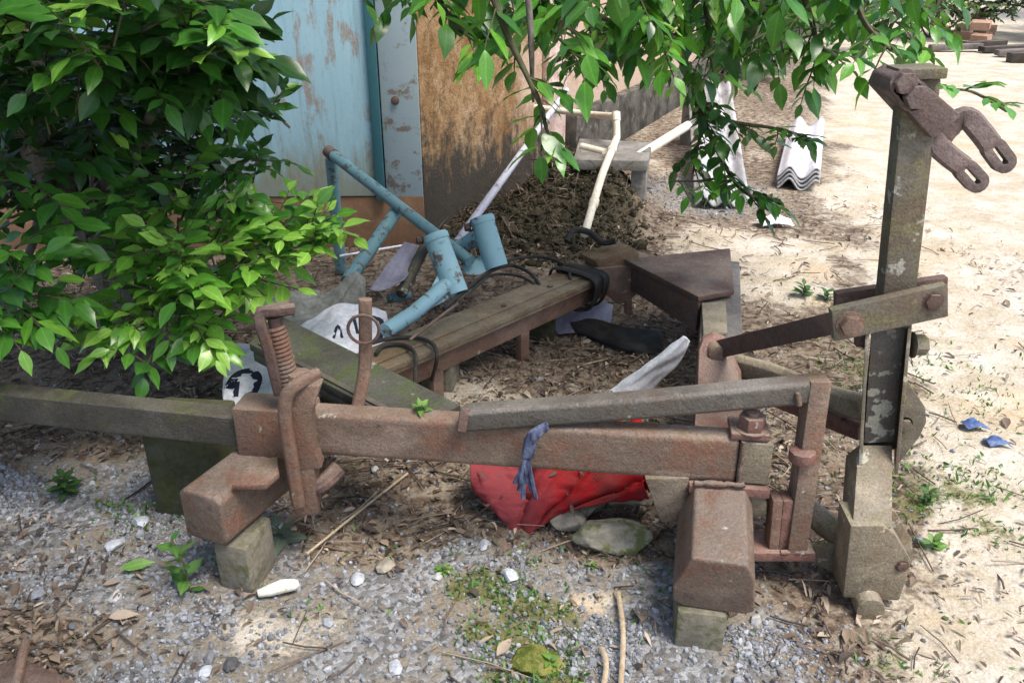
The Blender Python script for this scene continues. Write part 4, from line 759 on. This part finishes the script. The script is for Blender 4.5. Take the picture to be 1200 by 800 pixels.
cl, _, _ = cloth('plastic_strip', [[V(798, 396, 2.74), V(803, 394, 2.72), V(808, 399, 2.74)], [V(770, 416, 2.77), V(782, 416, 2.73), V(797, 422, 2.75)], [V(745, 436, 2.8), V(757, 437, 2.75), V(776, 444, 2.77)], [V(722, 452, 2.82), V(738, 456, 2.77), V(758, 465, 2.8)], [V(708, 464, 2.82), V(724, 468, 2.79), V(744, 474, 2.8)]], 'plastic_white', 22, 40, .008, 4, .002, 64, None, V(735, 462, 2.8)); tag(cl, 'folded white plastic strip hanging from the side beam', 'plastic strip')
# blue rag tied to the crossbeam
rg = thing('blue_rag', 'frayed navy rag knotted round the crossbeam and hanging down', 'rag', fb(-.02) + Vector((0, -.075, 0)))
yb = fb(.03).y - .076
bm = nb(); sweep(bm, smooth_path([V(640, 500, yb + .01), V(630, 506, yb - .012), V(622, 515, yb - .014), V(618, 535, yb - .012)], 4), circ(.016, 8, .009), up=(0, 1, 0)); kn = finish('knot', bm, 'cloth_navy', rg)
for k in range(6):
    du = k * 5 - 14
    bm = nb(); sweep(bm, smooth_path([V(618, 533, yb - .012), V(616 + du * .45, 552, yb - .016 - .006 * (k % 2)), V(617 + du, 566 + 9 * (k % 3), yb - .014)], 4), circ(.006, 6, .0035), up=(0, 1, 0)); finish('strand', bm, 'cloth_navy', rg)
# black band on the flanged beam end
bb = thing('rubber_band', 'black rubber band wrapped round the far end of the flanged beam', 'rubber band', V(680, 310, 3.45))
for k, (o_, w_) in enumerate(((0, .03), (.045, .022), (-.03, .018))):
    c = B0.lerp(B1, .73) + bd * o_; hw, hh = .09 + .006 * k, .03
    pth = [c + bn * hw + Vector((0, 0, .02 + .004 * k)), c + Vector((0, 0, .026 + .004 * k)) + bd * .02, c - bn * hw + Vector((0, 0, .02)) + bd * .03, c - bn * (hw + .008) + Vector((0, 0, -.04)) + bd * .03, c - bn * (hw - .03) + Vector((0, 0, -.12)) + bd * .035, c + Vector((0, 0, -.125)), c + bn * hw + Vector((0, 0, -.06))]
    bm = nb(); sweep(bm, smooth_path(pth, 5, True), circ(w_, 8, .006), closed=True); finish('loop', bm, 'rubber', bb)
bm = nb(); tube(bm, smooth_path([V(664, 283, 3.5), V(672, 270, 3.55), V(690, 272, 3.55), V(706, 284, 3.5), V(722, 282, 3.48)], 5), .014, 8); finish('loose_end', bm, 'rubber', bb)
# cables
def cable(pts, r, label): 
    bm = nb(); tube(bm, smooth_path(pts, 7), r, 8); return tag(finish('cable', bm, 'cable', None, pts[0]), label, 'cable')
top = lambda u, v: G(u, v, .287)
cable([top(520, 362), top(548, 338), top(575, 318), top(598, 311), top(618, 318), top(630, 330), G(632, 342, .25), G(622, 352, .2)], .008, 'black cable looped over the middle of the flanged beam')
cable([top(545, 350), top(572, 324), top(600, 322), top(622, 330), G(630, 345, .24), G(612, 365, .17), G(595, 385, .1)], .006, 'thinner black wire hanging off the middle of the flanged beam')
cable([top(572, 312), top(610, 302), top(640, 302), top(664, 312), top(668, 325), G(670, 336, .25)], .007, 'black cable running up to the rubber band')
cable([top(436, 402), top(460, 396), top(490, 396), top(508, 404), G(512, 420, .25), G(506, 445, .15)], .0075, 'black cable over the near end of the flanged beam')
cable([top(440, 415), top(450, 405), top(472, 404), top(486, 414), G(487, 432, .25), G(486, 460, .2)], .0075, 'black cable loop beside the ringed pin')
pipe_thing('white_rod', 'thin white rod lying on the soil in front of the brick course', 'rod', [[V(398, 300, 4.1), V(476, 287, 4.25)]], .006, 'plastic_white')
# small rubbish
a = G(326, 690, .018); t_ = tag(finish('paper_tube', tube(nb(), [a + Vector((-.05, -.012, -.004)), a + Vector((-.02, -.004, 0)), a + Vector((.01, .01, .002)), a + Vector((.04, .018, 0)), a + Vector((.05, .021, .002))], .018, 9, scale=[.6, .9, 1.05, .85, .5]), 'paper', None, a, bevel=.003), 'crumpled pale paper tube with yellow print beside the left block', 'paper')
for k, (u, v, lb) in enumerate([(1140, 498, 'blue plastic scrap nearer the tower on the pale sand'), (1166, 518, 'blue plastic scrap lying furthest out on the pale sand')]):
    a = G(u, v, .012); cl, _, _ = cloth('plastic_scrap', [[a + Vector((-.035, .02, 0)), a + Vector((0, .03, .012)), a + Vector((.035, .015, 0))], [a + Vector((-.04, -.01, .01)), a + Vector((0, 0, .015)), a + Vector((.03, -.01, .008))], [a + Vector((-.03, -.03, 0)), a + Vector((.01, -.03, .01)), a + Vector((.045, -.035, 0))]], 'litter_blue', 12, 10, .008, 3, .001, 70 + k, None, a); tag(cl, lb, 'litter')
a = G(905, 262, .01); cl, _, _ = cloth('paper_scrap', [[a + Vector((-.1, .05, 0)), a + Vector((0, .07, .03)), a + Vector((.1, .04, 0))], [a + Vector((-.09, 0, .02)), a + Vector((0, 0, .05)), a + Vector((.1, 0, .02))], [a + Vector((-.07, -.05, 0)), a + Vector((.02, -.05, .01)), a + Vector((.12, -.05, 0))]], 'plastic_white', 14, 12, .02, 4, .001, 81, None, a); tag(cl, 'torn white paper scrap on the ground near the roofing sheets', 'paper')
for k, (p, q_, lb) in enumerate([(G(724, 700), G(727, 812), 'longest pale split stick lying on the near gravel'), (G(705, 765), G(706, 815), 'short pale stick beside the longest one'), (G(360, 655), G(478, 560), 'thin dead branch across the leaf litter under the crossbeam'), (G(640, 448), G(712, 425), 'bare pale twig inside the frame')]):
    bm = nb(); d = Vector((0, 0, .018)); pm = p.lerp(q_, .5) + Vector((.01, .01, .006)); sweep(bm, smooth_path([p + d, pm + d, q_ + d], 5), circ(.0062 if k < 2 else .004, 6, .004), up=(0, 0, 1))
    tag(finish('stick', bm, simple('split stick', (.3, .22, .14), (.42, .34, .24), 20, .9, .4), None, p, sharp=60), lb, 'stick')
# fallen single leaves that can be told apart
def one_leaf(u, v, L, th, tone, label, mat='litter', z=.012):
    a = G(u, v); a.z = float(gh(a.x, a.y)) + z; A = np.array([[math.cos(th), math.sin(th), .05]])
    o = leaves('fallen_leaf', [list(a)], A, [[.1, -.3, 1]], [L], [L * .38], [tone], mat, None, a, .12, .4); return tag(o, label, 'leaf')
one_leaf(128, 727, .075, .15, .93, 'tan dry leaf lying alone on the left gravel')
one_leaf(142, 672, .09, .35, .95, 'yellow green fallen leaf beside the young weed', 'weed', .02)
one_leaf(582, 772, .07, 1.0, .9, 'buff dry leaf beside the small mossy lump')
one_leaf(455, 640, .06, 2.2, .85, 'light brown dry leaf by the tan stone')
# ================================================================== BLUE TUBE FRAME
bf = thing('blue_tube_frame', 'old blue painted tube frame with two stout sleeves against the flanged beam', 'tube frame', V(480, 330, 3.3))
def cyl(a, b, r, name, mat='blue', inner=True, parent=bf):
    bm = nb(); a, b = Vector(a), Vector(b); d = (b - a).normalized(); sweep(bm, [a + d * .03, a + d * .001, a, b, b - d * .001, b - d * .03], circ(r, 20), scale=[.78, .78, 1, 1, .78, .78], caps=True); return finish(name, bm, mat, parent, sharp=40, bevel=0)
n0, n1 = V(509, 274, 3.27), V(535, 344, 3.17); f0, f1 = V(564, 254, 3.5), V(582, 313, 3.42)
s1 = cyl(n0, n1, .049, 'sleeve'); s2 = cyl(f0, f1, .05, 'sleeve')
for a_, b_, p_ in ((n0, n1, s1), (f0, f1, s2)):
    bm = nb(); d = (b_ - a_).normalized(); sweep(bm, [a_ + d * .004, a_ + d * .03], circ(.054, 20)); finish('rim', bm, 'blue', p_, bevel=.004)
hexbolt('bolt', n0 + Vector((-.05, -.02, -.02)), (-1, -.4, 0), .015, .02, 'rust_dark', s1); hexbolt('bolt', f0 + Vector((-.05, -.02, -.04)), (-1, -.3, 0), .017, .02, 'rust_dark', s2)
bm = nb(); tube(bm, [n0.lerp(n1, .78), V(486, 366, 2.98), V(452, 388, 2.84)], .03, 14, scale=None); finish('fork_tube', bm, 'blue', bf)
bm = nb(); prism(bm, [V(500, 346, 3.1), V(515, 318, 3.2), V(534, 346, 3.15), V(492, 368, 3.02)], (.01, .012, .0)); finish('gusset', bm, 'blue', bf, bevel=.005)
bm = nb(); prism(bm, [V(540, 314, 3.42), V(573, 296, 3.44), V(581, 312, 3.42), V(562, 322, 3.38), V(548, 322, 3.38)], (0, .03, 0)); finish('gusset', bm, 'blue', bf, bevel=.005)
bm = nb(); tube(bm, [V(570, 272, 3.5), V(528, 296, 3.6)], .034, 14); finish('cross_tube', bm, 'blue', bf)
e0, e1 = V(388, 180, 4.15), V(551, 306, 3.38)
bm = nb(); tube(bm, [e0, e1], .026, 14); lt = finish('long_tube', bm, 'blue_dull', bf)
bm = nb(); d = (e1 - e0).normalized(); tube(bm, [e0 - d * .03, e0 + d * .02], .03, 14); finish('tube_end', bm, 'rust_dark', lt)
bm = nb(); tube(bm, [V(466, 246, 3.8), V(407, 330, 3.3)], .03, 14); finish('side_tube', bm, 'blue_dull', bf)
bm = nb(); tube(bm, [V(388, 186, 4.17), Vector((V(388, 186, 4.17).x, 4.17, .0))], .03, 14); finish('upright', bm, 'blue_dull', bf)
bm = nb(); tube(bm, [V(500, 285, 3.36), V(470, 345, 3.1)], .022, 12); finish('strut', bm, 'bar_green', bf)
bm = nb(); tube(bm, [V(480, 345, 3.2), V(455, 350, 3.15)], .02, 12); finish('strut', bm, 'blue_dull', bf)
# ================================================================== ROOFING SHEETS
def corr(base, L, W, rotz, tilt, z, mat, label, waves=2.5, amp=.035, loc=None):
    nu, nvv = 40, 12; vs = []; 
    mt = Matrix.Translation(Vector(base) + Vector((0, 0, z))) @ Matrix.Rotation(rotz, 4, 'Z') @ Matrix.Rotation(tilt, 4, 'X')
    for j in range(nvv):
        for i in range(nu): vs.append(mt @ Vector(((i / (nu - 1) - .5) * W, j / (nvv - 1) * L, amp * math.sin(i / (nu - 1) * waves * 2 * math.pi - 1.2))))
    fs = [(j * nu + i, j * nu + i + 1, (j + 1) * nu + i + 1, (j + 1) * nu + i) for j in range(nvv - 1) for i in range(nu - 1)]
    off = Vector(base); me = bpy.data.meshes.new('roofing_sheet'); me.from_pydata([v - off for v in vs], [], fs); me.polygons.foreach_set('use_smooth', [True] * len(fs)); me.materials.append(M[mat])
    o = link('roofing_sheet', me, None, off); md = o.modifiers.new('thickness', 'SOLIDIFY'); md.thickness = .012; return tag(o, label, 'roofing sheet', 'corrugated roofing sheets')
a = G(934, 224); names = ['bottom', 'second', 'third', 'topmost']
lbs = ['corrugated roofing sheet at the bottom of the pile on the sand', 'second corrugated roofing sheet up from the bottom of the sand pile', 'third corrugated roofing sheet, just below the top one of the sand pile', 'clean white corrugated roofing sheet on top of the sand pile']
for k in range(4): corr(a + Vector((.005 * (k % 2), .012 * k, 0)), 1.75, .28, R(-19), R(1), .05 + .026 * k, 'fibro' if k == 3 else 'fibro_dark', lbs[k], 1.6, .038)
a = G(845, 245); corr(a, 2.15, .34, R(-8.2), R(12.4), .05, 'fibro_mid', 'longer dusty corrugated sheet lying beside the step behind the hanging leaves', 2.5, .03)
bm = nb(); prism(bm, [(1.42, 7.25, -.02), (1.72, 7.2, -.02), (1.75, 7.38, -.02), (1.45, 7.42, -.02)], (0, 0, .41)); tag(finish('support_block', bm, 'slab', None, (1.55, 7.3, 0), bevel=.01), 'grey block holding up the far end of the longer roofing sheet', 'block')
# ================================================================== FAR RUBBLE
for k in range(10):
    u, v = random.uniform(1100, 1160), random.uniform(36, 52); a = G(u, v); zz = random.choice((0, 0, .12, .24)) if 1118 < u < 1155 else 0
    bm = nb(); bmesh.ops.create_cube(bm, size=1); bm.transform(Matrix.Translation(a + Vector((0, 0, .06 + zz))) @ Matrix.Rotation(random.uniform(0, 3), 4, 'Z') @ Matrix.Rotation(random.uniform(-.3, .3), 4, 'X') @ Matrix.Diagonal((.3, .16, .13, 1)))
    tag(finish('hollow_brick', bm, 'brick', None, a, bevel=.006), 'orange hollow brick in the far rubble heap', 'brick', 'bricks in the far rubble heap')
for k, (u0, v0, u1, v1, lb) in enumerate([(1090, 56, 1150, 54, 'pale plank lying at the left of the far rubble'), (1130, 52, 1178, 50, 'dark plank just in front of the far bricks'), (1150, 58, 1215, 55, 'longest dark plank in the far plank pile'), (1168, 62, 1210, 60, 'grey plank in front of the plank pile'), (1182, 68, 1225, 66, 'black charred beam nearest in the far pile')]):
    bm = nb(); p, q_ = G(u0, v0, .06), G(u1, v1, .09); sweep(bm, [p, q_], rect(.18, .08 if k < 4 else .14), up=(0, 0, 1)); tag(finish('plank', bm, 'plank' if k in (0, 3) else 'bare_dark', None, p, bevel=.006), lb, 'plank')
# ================================================================== TREES
def limb(bm, pts, r0, r1, n=10):
    pp = smooth_path(pts, 6); k = len(pp); sweep(bm, pp, circ(1, n), scale=[(r0 + (r1 - r0) * i / (k - 1)) * (1 + .08 * math.sin(i * 1.7)) for i in range(k)])
tb = Vector((-1.42, 3.05, 0))
tree = thing('leafy_tree', 'dense leafy tree with broad glossy leaves standing beside the blue door', 'tree', tb)
bm = nb()
tp = [tb + Vector((0, 0, -.05)), V(140, 330, 3.08), V(100, 262, 3.1), V(62, 200, 3.12), V(20, 110, 3.1), V(-20, 0, 3.05), Vector((-2.1, 3.0, 2.1))]
limb(bm, tp, .095, .05, 12)
limb(bm, [V(100, 262, 3.1), V(150, 190, 3.15), V(200, 90, 3.1), V(230, -40, 3.0), Vector((-1.2, 2.8, 2.3))], .05, .025)
limb(bm, [V(140, 330, 3.08), V(200, 290, 2.95), V(250, 250, 2.8), V(300, 230, 2.75)], .035, .008, 8)
limb(bm, [V(200, 290, 2.95), V(215, 330, 2.75), V(210, 380, 2.6)], .02, .005, 8)
limb(bm, [V(250, 250, 2.8), V(320, 260, 2.75), V(370, 275, 2.7)], .014, .004, 6)
limb(bm, [V(62, 200, 3.12), V(40, 280, 2.7), V(20, 330, 2.5)], .025, .006, 8)
limb(bm, [V(150, 190, 3.15), V(180, 120, 2.7), V(160, 60, 2.5)], .02, .006, 8)
limb(bm, [V(200, 90, 3.1), V(290, 110, 3.0), V(340, 150, 3.0)], .014, .004, 6)
limb(bm, [V(-20, 0, 3.05), Vector((-1.4, 2.3, 1.9)), Vector((-.7, 2.2, 2.2))], .03, .01, 8)
for k in range(26):      # thin dead inner shoots
    u, v = random.uniform(70, 240), random.uniform(120, 260); y = random.uniform(2.95, 3.4); limb(bm, [V(u, v, y), V(u + random.uniform(-12, 22), v + 40, y), V(u + random.uniform(-25, 40), v + 95, y + random.uniform(-.1, .1))], .006, .003, 5)
finish('trunk', bm, 'bark', tree, sharp=60)
F = Foliage()
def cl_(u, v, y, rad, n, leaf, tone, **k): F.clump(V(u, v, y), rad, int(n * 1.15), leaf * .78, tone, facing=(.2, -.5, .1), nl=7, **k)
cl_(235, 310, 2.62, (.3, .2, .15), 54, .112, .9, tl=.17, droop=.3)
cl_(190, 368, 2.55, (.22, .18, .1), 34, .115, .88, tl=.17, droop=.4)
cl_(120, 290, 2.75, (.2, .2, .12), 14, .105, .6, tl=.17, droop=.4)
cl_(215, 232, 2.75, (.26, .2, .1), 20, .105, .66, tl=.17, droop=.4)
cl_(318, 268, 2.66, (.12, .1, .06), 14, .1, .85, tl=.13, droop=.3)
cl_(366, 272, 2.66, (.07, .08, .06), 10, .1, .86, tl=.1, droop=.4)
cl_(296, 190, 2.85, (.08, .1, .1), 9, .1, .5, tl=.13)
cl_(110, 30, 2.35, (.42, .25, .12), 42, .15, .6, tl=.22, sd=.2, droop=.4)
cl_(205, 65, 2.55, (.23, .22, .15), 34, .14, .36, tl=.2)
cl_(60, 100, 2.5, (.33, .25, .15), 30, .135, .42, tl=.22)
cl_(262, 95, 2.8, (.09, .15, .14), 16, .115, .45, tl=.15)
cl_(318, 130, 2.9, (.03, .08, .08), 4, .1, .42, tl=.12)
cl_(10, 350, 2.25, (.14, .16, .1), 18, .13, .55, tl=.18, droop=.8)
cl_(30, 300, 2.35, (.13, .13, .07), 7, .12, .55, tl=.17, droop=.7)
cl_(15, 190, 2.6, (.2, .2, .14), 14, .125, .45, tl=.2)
cl_(140, 150, 3.25, (.42, .22, .3), 48, .115, .22, tl=.22)  # inner clump: dark leaf tone stands in for shade inside the crown
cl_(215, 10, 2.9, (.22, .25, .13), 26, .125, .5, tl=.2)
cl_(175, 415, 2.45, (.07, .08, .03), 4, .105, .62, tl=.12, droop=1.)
cl_(110, 200, 3.35, (.5, .2, .42), 110, .115, .1, tl=.24)  # this and the next clump: interior shade painted in as dark leaf tone
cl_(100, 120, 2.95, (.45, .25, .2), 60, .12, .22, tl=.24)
F.clump((-1.2, 2.5, 1.75), (.7, .45, .22), 90, .12, .45, tl=.26)  # two unseen clumps above the frame, added to shade the leaves below
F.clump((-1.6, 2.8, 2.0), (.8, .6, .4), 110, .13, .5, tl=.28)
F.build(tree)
# overhanging tree: stands left of and behind the viewer's frame, its limbs pass above
ob = Vector((-3.6, 2.3, 0)); otree = thing('overhanging_tree', 'spreading tree whose leafy boughs hang in from above the yard', 'tree', ob)
bm = nb()
limb(bm, [ob + Vector((0, 0, -.05)), ob + Vector((.1, .05, 1.2)), ob + Vector((.5, .2, 2.3)), Vector((-2, 2.6, 2.75))], .15, .09, 14)
limb(bm, [Vector((-2, 2.6, 2.75)), Vector((-.8, 2.5, 2.6)), Vector((.1, 2.4, 2.2)), Vector((.6, 2.6, 1.9)), Vector((.95, 3.1, 1.62))], .08, .012, 10)
limb(bm, [Vector((-2, 2.6, 2.75)), Vector((-.6, 3.4, 2.9)), Vector((.8, 3.6, 2.4)), Vector((1.6, 3.7, 1.9)), Vector((2.4, 3.7, 1.6))], .08, .012, 10)
limb(bm, [ob + Vector((.5, .2, 2.3)), Vector((-2.2, 1.5, 2.8)), Vector((-1.1, .6, 2.95)), Vector((-.3, 0., 3.05))], .08, .015, 10)  # unseen limb added to carry the shading clumps
limb(bm, [Vector((-.8, 2.5, 2.6)), Vector((-.3, 2.3, 2.1)), Vector((0., 2.25, 1.6)), V(625, 120, 2.25)], .03, .004, 8)
finish('trunk', bm, 'bark', otree, sharp=60)
F = Foliage()
def bough(pts, r, n, leaf, tone, tl=.16, droop=.45, nl=6):
    pp = smooth_path(pts, 8); sweep(F.bm, pp, circ(1, 6), scale=[r * (1 - .7 * i / (len(pp) - 1)) + .002 for i in range(len(pp))])
    for i in range(n):
        f = .1 + .9 * (i + random.random() * .6) / n; b = pp[min(int(f * (len(pp) - 1)), len(pp) - 2)]; j = min(int(f * (len(pp) - 1)), len(pp) - 2); t = (pp[j + 1] - pp[j]).normalized()
        rr_ = rv(); F.twig(b, (t * .35 + Vector((rr_.x, rr_.y, rr_.z * .35 - .05)) * .9), tl * random.uniform(.7, 1.2), nl + random.randint(-1, 2), leaf * .76, tone + random.gauss(0, .1), droop)
bough([V(560, -60, 2.3), V(590, 30, 2.25), V(618, 90, 2.2), V(636, 130, 2.18)], .009, 7, .125, .72, .14)
bough([V(636, 130, 2.18), V(640, 150, 2.17), V(644, 158, 2.17)], .004, 2, .115, .74, .07, nl=4)
bough([V(490, -60, 2.6), V(520, 10, 2.55), V(548, 40, 2.5)], .009, 6, .12, .66, .14)
bough([V(680, -60, 2.3), V(665, 10, 2.3), V(650, 50, 2.3)], .009, 6, .13, .7, .16)
bough([V(720, -60, 2.5), V(750, 10, 2.45), V(790, 45, 2.4)], .012, 10, .13, .7, .16)
bough([V(600, -60, 2.6), V(660, 0, 2.55), V(730, 30, 2.5)], .012, 10, .125, .62, .16)
bough([V(780, -60, 3.0), V(720, 30, 2.9), V(695, 70, 2.85)], .01, 6, .12, .55, .14)
bough([V(820, -60, 3.1), V(830, 30, 3.0), V(836, 90, 3.0)], .012, 12, .115, .5, .16)
bough([V(790, 40, 3.3), V(812, 110, 3.2), V(835, 165, 3.15), V(862, 215, 3.1), V(884, 232, 3.05)], .011, 14, .105, .48, .13)
bough([V(812, 110, 3.2), V(850, 140, 3.1), V(905, 150, 3.05), V(945, 160, 3.0)], .007, 9, .1, .42, .12)
bough([V(835, 120, 3.2), V(818, 170, 3.2), V(812, 205, 3.2)], .006, 5, .1, .45, .1)
bough([V(862, 205, 3.1), V(820, 212, 3.1), V(785, 212, 3.1)], .004, 3, .1, .75, .1, .6)
bough([V(850, -60, 2.8), V(900, 20, 2.7), V(945, 60, 2.65)], .012, 11, .12, .55, .16)
bough([V(920, -60, 2.7), V(950, 20, 2.65), V(960, 75, 2.6)], .01, 9, .115, .6, .15)
bough([V(990, -60, 2.6), V(1010, 20, 2.5), V(1045, 60, 2.45)], .01, 8, .11, .62, .14)
bough([V(1060, -60, 2.9), V(1055, 0, 2.8), V(1040, 40, 2.8)], .01, 7, .11, .6, .14)
bough([V(1100, -60, 3.2), V(1100, 0, 3.1), V(1085, 30, 3.1)], .01, 6, .11, .58, .14)
bough([V(465, -70, 3.0), V(470, -20, 3.0), V(480, 0, 3.0)], .006, 3, .11, .55, .14)
bough([V(380, -75, 2.9), V(390, -45, 2.9), V(400, -30, 2.9)], .004, 2, .09, .5, .14)
bough([V(1180, 130, 2.9), V(1140, 108, 2.75), V(1108, 105, 2.6)], .004, 4, .1, .78, .1, .3)
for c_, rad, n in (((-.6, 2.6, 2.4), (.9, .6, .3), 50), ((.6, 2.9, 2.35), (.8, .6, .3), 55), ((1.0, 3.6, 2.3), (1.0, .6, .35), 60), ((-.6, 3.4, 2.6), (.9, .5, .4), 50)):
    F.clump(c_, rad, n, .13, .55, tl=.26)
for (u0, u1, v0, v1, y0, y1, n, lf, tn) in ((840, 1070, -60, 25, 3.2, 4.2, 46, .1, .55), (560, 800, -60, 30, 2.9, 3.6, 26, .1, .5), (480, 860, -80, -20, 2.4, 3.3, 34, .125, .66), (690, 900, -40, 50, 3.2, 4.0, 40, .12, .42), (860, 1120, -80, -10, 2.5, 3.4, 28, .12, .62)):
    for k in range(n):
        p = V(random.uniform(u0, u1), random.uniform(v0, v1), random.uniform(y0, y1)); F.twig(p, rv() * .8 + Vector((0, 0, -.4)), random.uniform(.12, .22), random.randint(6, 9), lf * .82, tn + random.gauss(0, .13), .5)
F.clump((-1.0, .5, 2.9), (1.2, 1., .35), 120, .14, .55, tl=.3)  # this and the next clump: unseen canopy added to shade the left ground
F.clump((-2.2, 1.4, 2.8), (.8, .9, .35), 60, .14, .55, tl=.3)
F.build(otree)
# far bushes
def bush(name, x, y, rx, rz, n, label, tone=.4, leaf=.13, trunk=True, zc_=None):
    n = int(n * 1.5)
    t = thing(name, label, 'bush' if name == 'bush' else 'tree', (x, y, 0), 'bushes along the far edge of the yard'); F = Foliage(); h = zc_ if zc_ else rz * .7
    bm = nb(); 
    for k in range(5): limb(bm, [Vector((x, y, -.05)), Vector((x + random.uniform(-.3, .3) * rx, y + random.uniform(-.3, .3) * rx, h * .6)), Vector((x + random.uniform(-.7, .7) * rx, y + random.uniform(-.7, .7) * rx, h * 1.2))], .022, .008, 6)
    finish('trunk', bm, 'bark', t, sharp=60); F.clump((x, y, h), (rx, rx, rz), n, leaf, tone, tl=.35, nl=9, shell=(.35, 1.), zmin=.05, sd=.15); F.build(t, mat='leaf_far')
bush('bush', 2.75, 11.6, .9, .8, 170, 'dark bush growing at the far end of the house wall', .25)
bush('bush', 1.9, 10.9, .5, .7, 80, 'narrow dark bush tight against the far house corner', .3)
bush('bush', 4.6, 14.5, 1.3, .9, 160, 'broad green bush behind the dark one past the house', .45)
bush('bush', 6.0, 17.5, 1.5, 1.1, 160, 'farthest pale bush behind the bricks', .6)
bush('bush', 7.6, 16.4, 1.1, .9, 130, 'bright green bush just behind the far rubble heap', .8)
bush('bush', 9.3, 16.3, 1.2, 1.1, 160, 'dark bush behind the plank pile', .3)
bush('bush', 11.5, 17.5, 1.5, 1.2, 140, 'outermost bush past the plank pile', .45)
for x, y, h, lb in ((3.6, 19, 5.5, 'tall tree far behind the house end'), (8.2, 21, 6, 'tall tree far behind the rubble heap'), (13.5, 21, 6, 'tall tree far beyond the plank pile')):
    t = thing('far_tree', lb, 'tree', (x, y, 0), 'trees beyond the yard'); bm = nb(); limb(bm, [Vector((x, y, -.1)), Vector((x + .1, y, h * .4)), Vector((x - .1, y, h * .8))], .16, .05); finish('trunk', bm, 'bark', t, sharp=60)
    F = Foliage(); F.clump((x, y, h * .62), (2.3, 2.3, h * .36), 260, .2, .4, tl=.6, nl=9, shell=(.35, 1.)); F.build(t, mat='leaf_far')
# ================================================================== WEEDS
def weed(name, u, v, label, h, n, leaf, tone, mat='weed', lean=(0, 0), spread=.7, z=None, y=None):
    a = G(u, v) if z is None else Vector(z); 
    if z is None: a.z = float(gh(a.x, a.y))
    t = thing(name, label, 'plant', a); F = Foliage(); top = a + Vector((lean[0], lean[1], h)); sweep(F.bm, smooth_path([a, a.lerp(top, .5) + Vector((.01, 0, 0)), top], 4), circ(.003, 5))
    for i in range(n):
        f = (i + .5) / n; an = i * 2.4; b = a.lerp(top, f); F.leaf(b, Vector((math.cos(an) * spread, math.sin(an) * spread, .35)) + rv() * .15, Vector((0, 0, 1)) + rv() * .25, leaf * random.uniform(.75, 1.15) * (1.1 - .3 * f), tone + random.gauss(0, .12), .5)
    o = leaves('foliage', [list(q) for q in F.P], [list(q) for q in F.A], [list(q) for q in F.N], F.L, F.W, F.t, mat, t); finish('stem', F.bm, 'twig', t)
weed('weed', 222, 692, 'young broad leaved weed in front of the pale block', .17, 12, .062, .55, lean=(-.02, .0))
weed('weed', 78, 578, 'low dark weed on the left gravel beneath the drawbar', .07, 16, .06, .2, lean=(0, 0), spread=1.)
weed('weed', 1092, 645, 'bright green seedling beside the tower foot', .03, 9, .045, .8)
weed('weed', 1085, 592, 'small pale weed on the sand behind the tower foot', .05, 10, .04, .35)
weed('weed', 330, 632, 'grey green leafy plant in the shade under the left stub', .05, 7, .085, .5, 'weed_grey', lean=(-.01, 0), spread=1.)
weed('weed', 497, 482, 'tiny bright seedling growing on the crossbeam top', .02, 8, .035, .85, z=fb(-.24) + Vector((0, .01, .064)))
weed('weed', 940, 348, 'larger grass weed behind the side beam on the dirt', .06, 12, .06, .3)
weed('weed', 967, 352, 'small grass weed next to the larger one behind the side beam', .05, 10, .05, .35)
weed('weed', 520, 668, 'flat bright green seedling patch near the white pebble', .012, 14, .03, .8, spread=1.2)
weed('weed', 645, 782, 'bright seedling on the small mossy lump', .03, 10, .03, .9)
weed('weed', 693, 664, 'tiny seedling below the mossy stone', .015, 6, .022, .8)
# ================================================================== LIGHT, WORLD, CAMERA
w = bpy.data.worlds.new('World'); S.world = w; w.use_nodes = True; nt = w.node_tree
bg = nt.nodes['Background']; sky = nt.nodes.new('ShaderNodeTexSky'); sky.sky_type = 'NISHITA'; sky.sun_disc = False
EL, AZ = R(64), R(128)      # azimuth clockwise from +Y
sky.sun_elevation = EL; sky.sun_rotation = AZ; sky.air_density = 1.; sky.dust_density = 3.; sky.ozone_density = 1.
nt.links.new(sky.outputs[0], bg.inputs[0]); bg.inputs[1].default_value = .095
sd_ = bpy.data.lights.new('sun', 'SUN'); sd_.energy = 1.5; sd_.angle = R(24); sd_.color = (1, .95, .87); so = bpy.data.objects.new('sun', sd_); COL.objects.link(so)
dv = Vector((math.sin(AZ) * math.cos(EL), math.cos(AZ) * math.cos(EL), math.sin(EL))); so.rotation_euler = dv.to_track_quat('Z', 'Y').to_euler(); so.location = dv * 20
cam = bpy.data.cameras.new('camera'); co = bpy.data.objects.new('camera', cam); COL.objects.link(co); co.location = (0, 0, CAM_H); co.rotation_euler = (R(90) - PITCH, 0, 0)
cam.sensor_width = 36; cam.lens = 36 * FPX / 1200; cam.clip_start = .05; cam.clip_end = 500; S.camera = co
S.view_settings.view_transform = 'Standard'; S.view_settings.look = 'None'; S.view_settings.exposure = 1.6; S.view_settings.gamma = 1; S.view_settings.use_curve_mapping = False
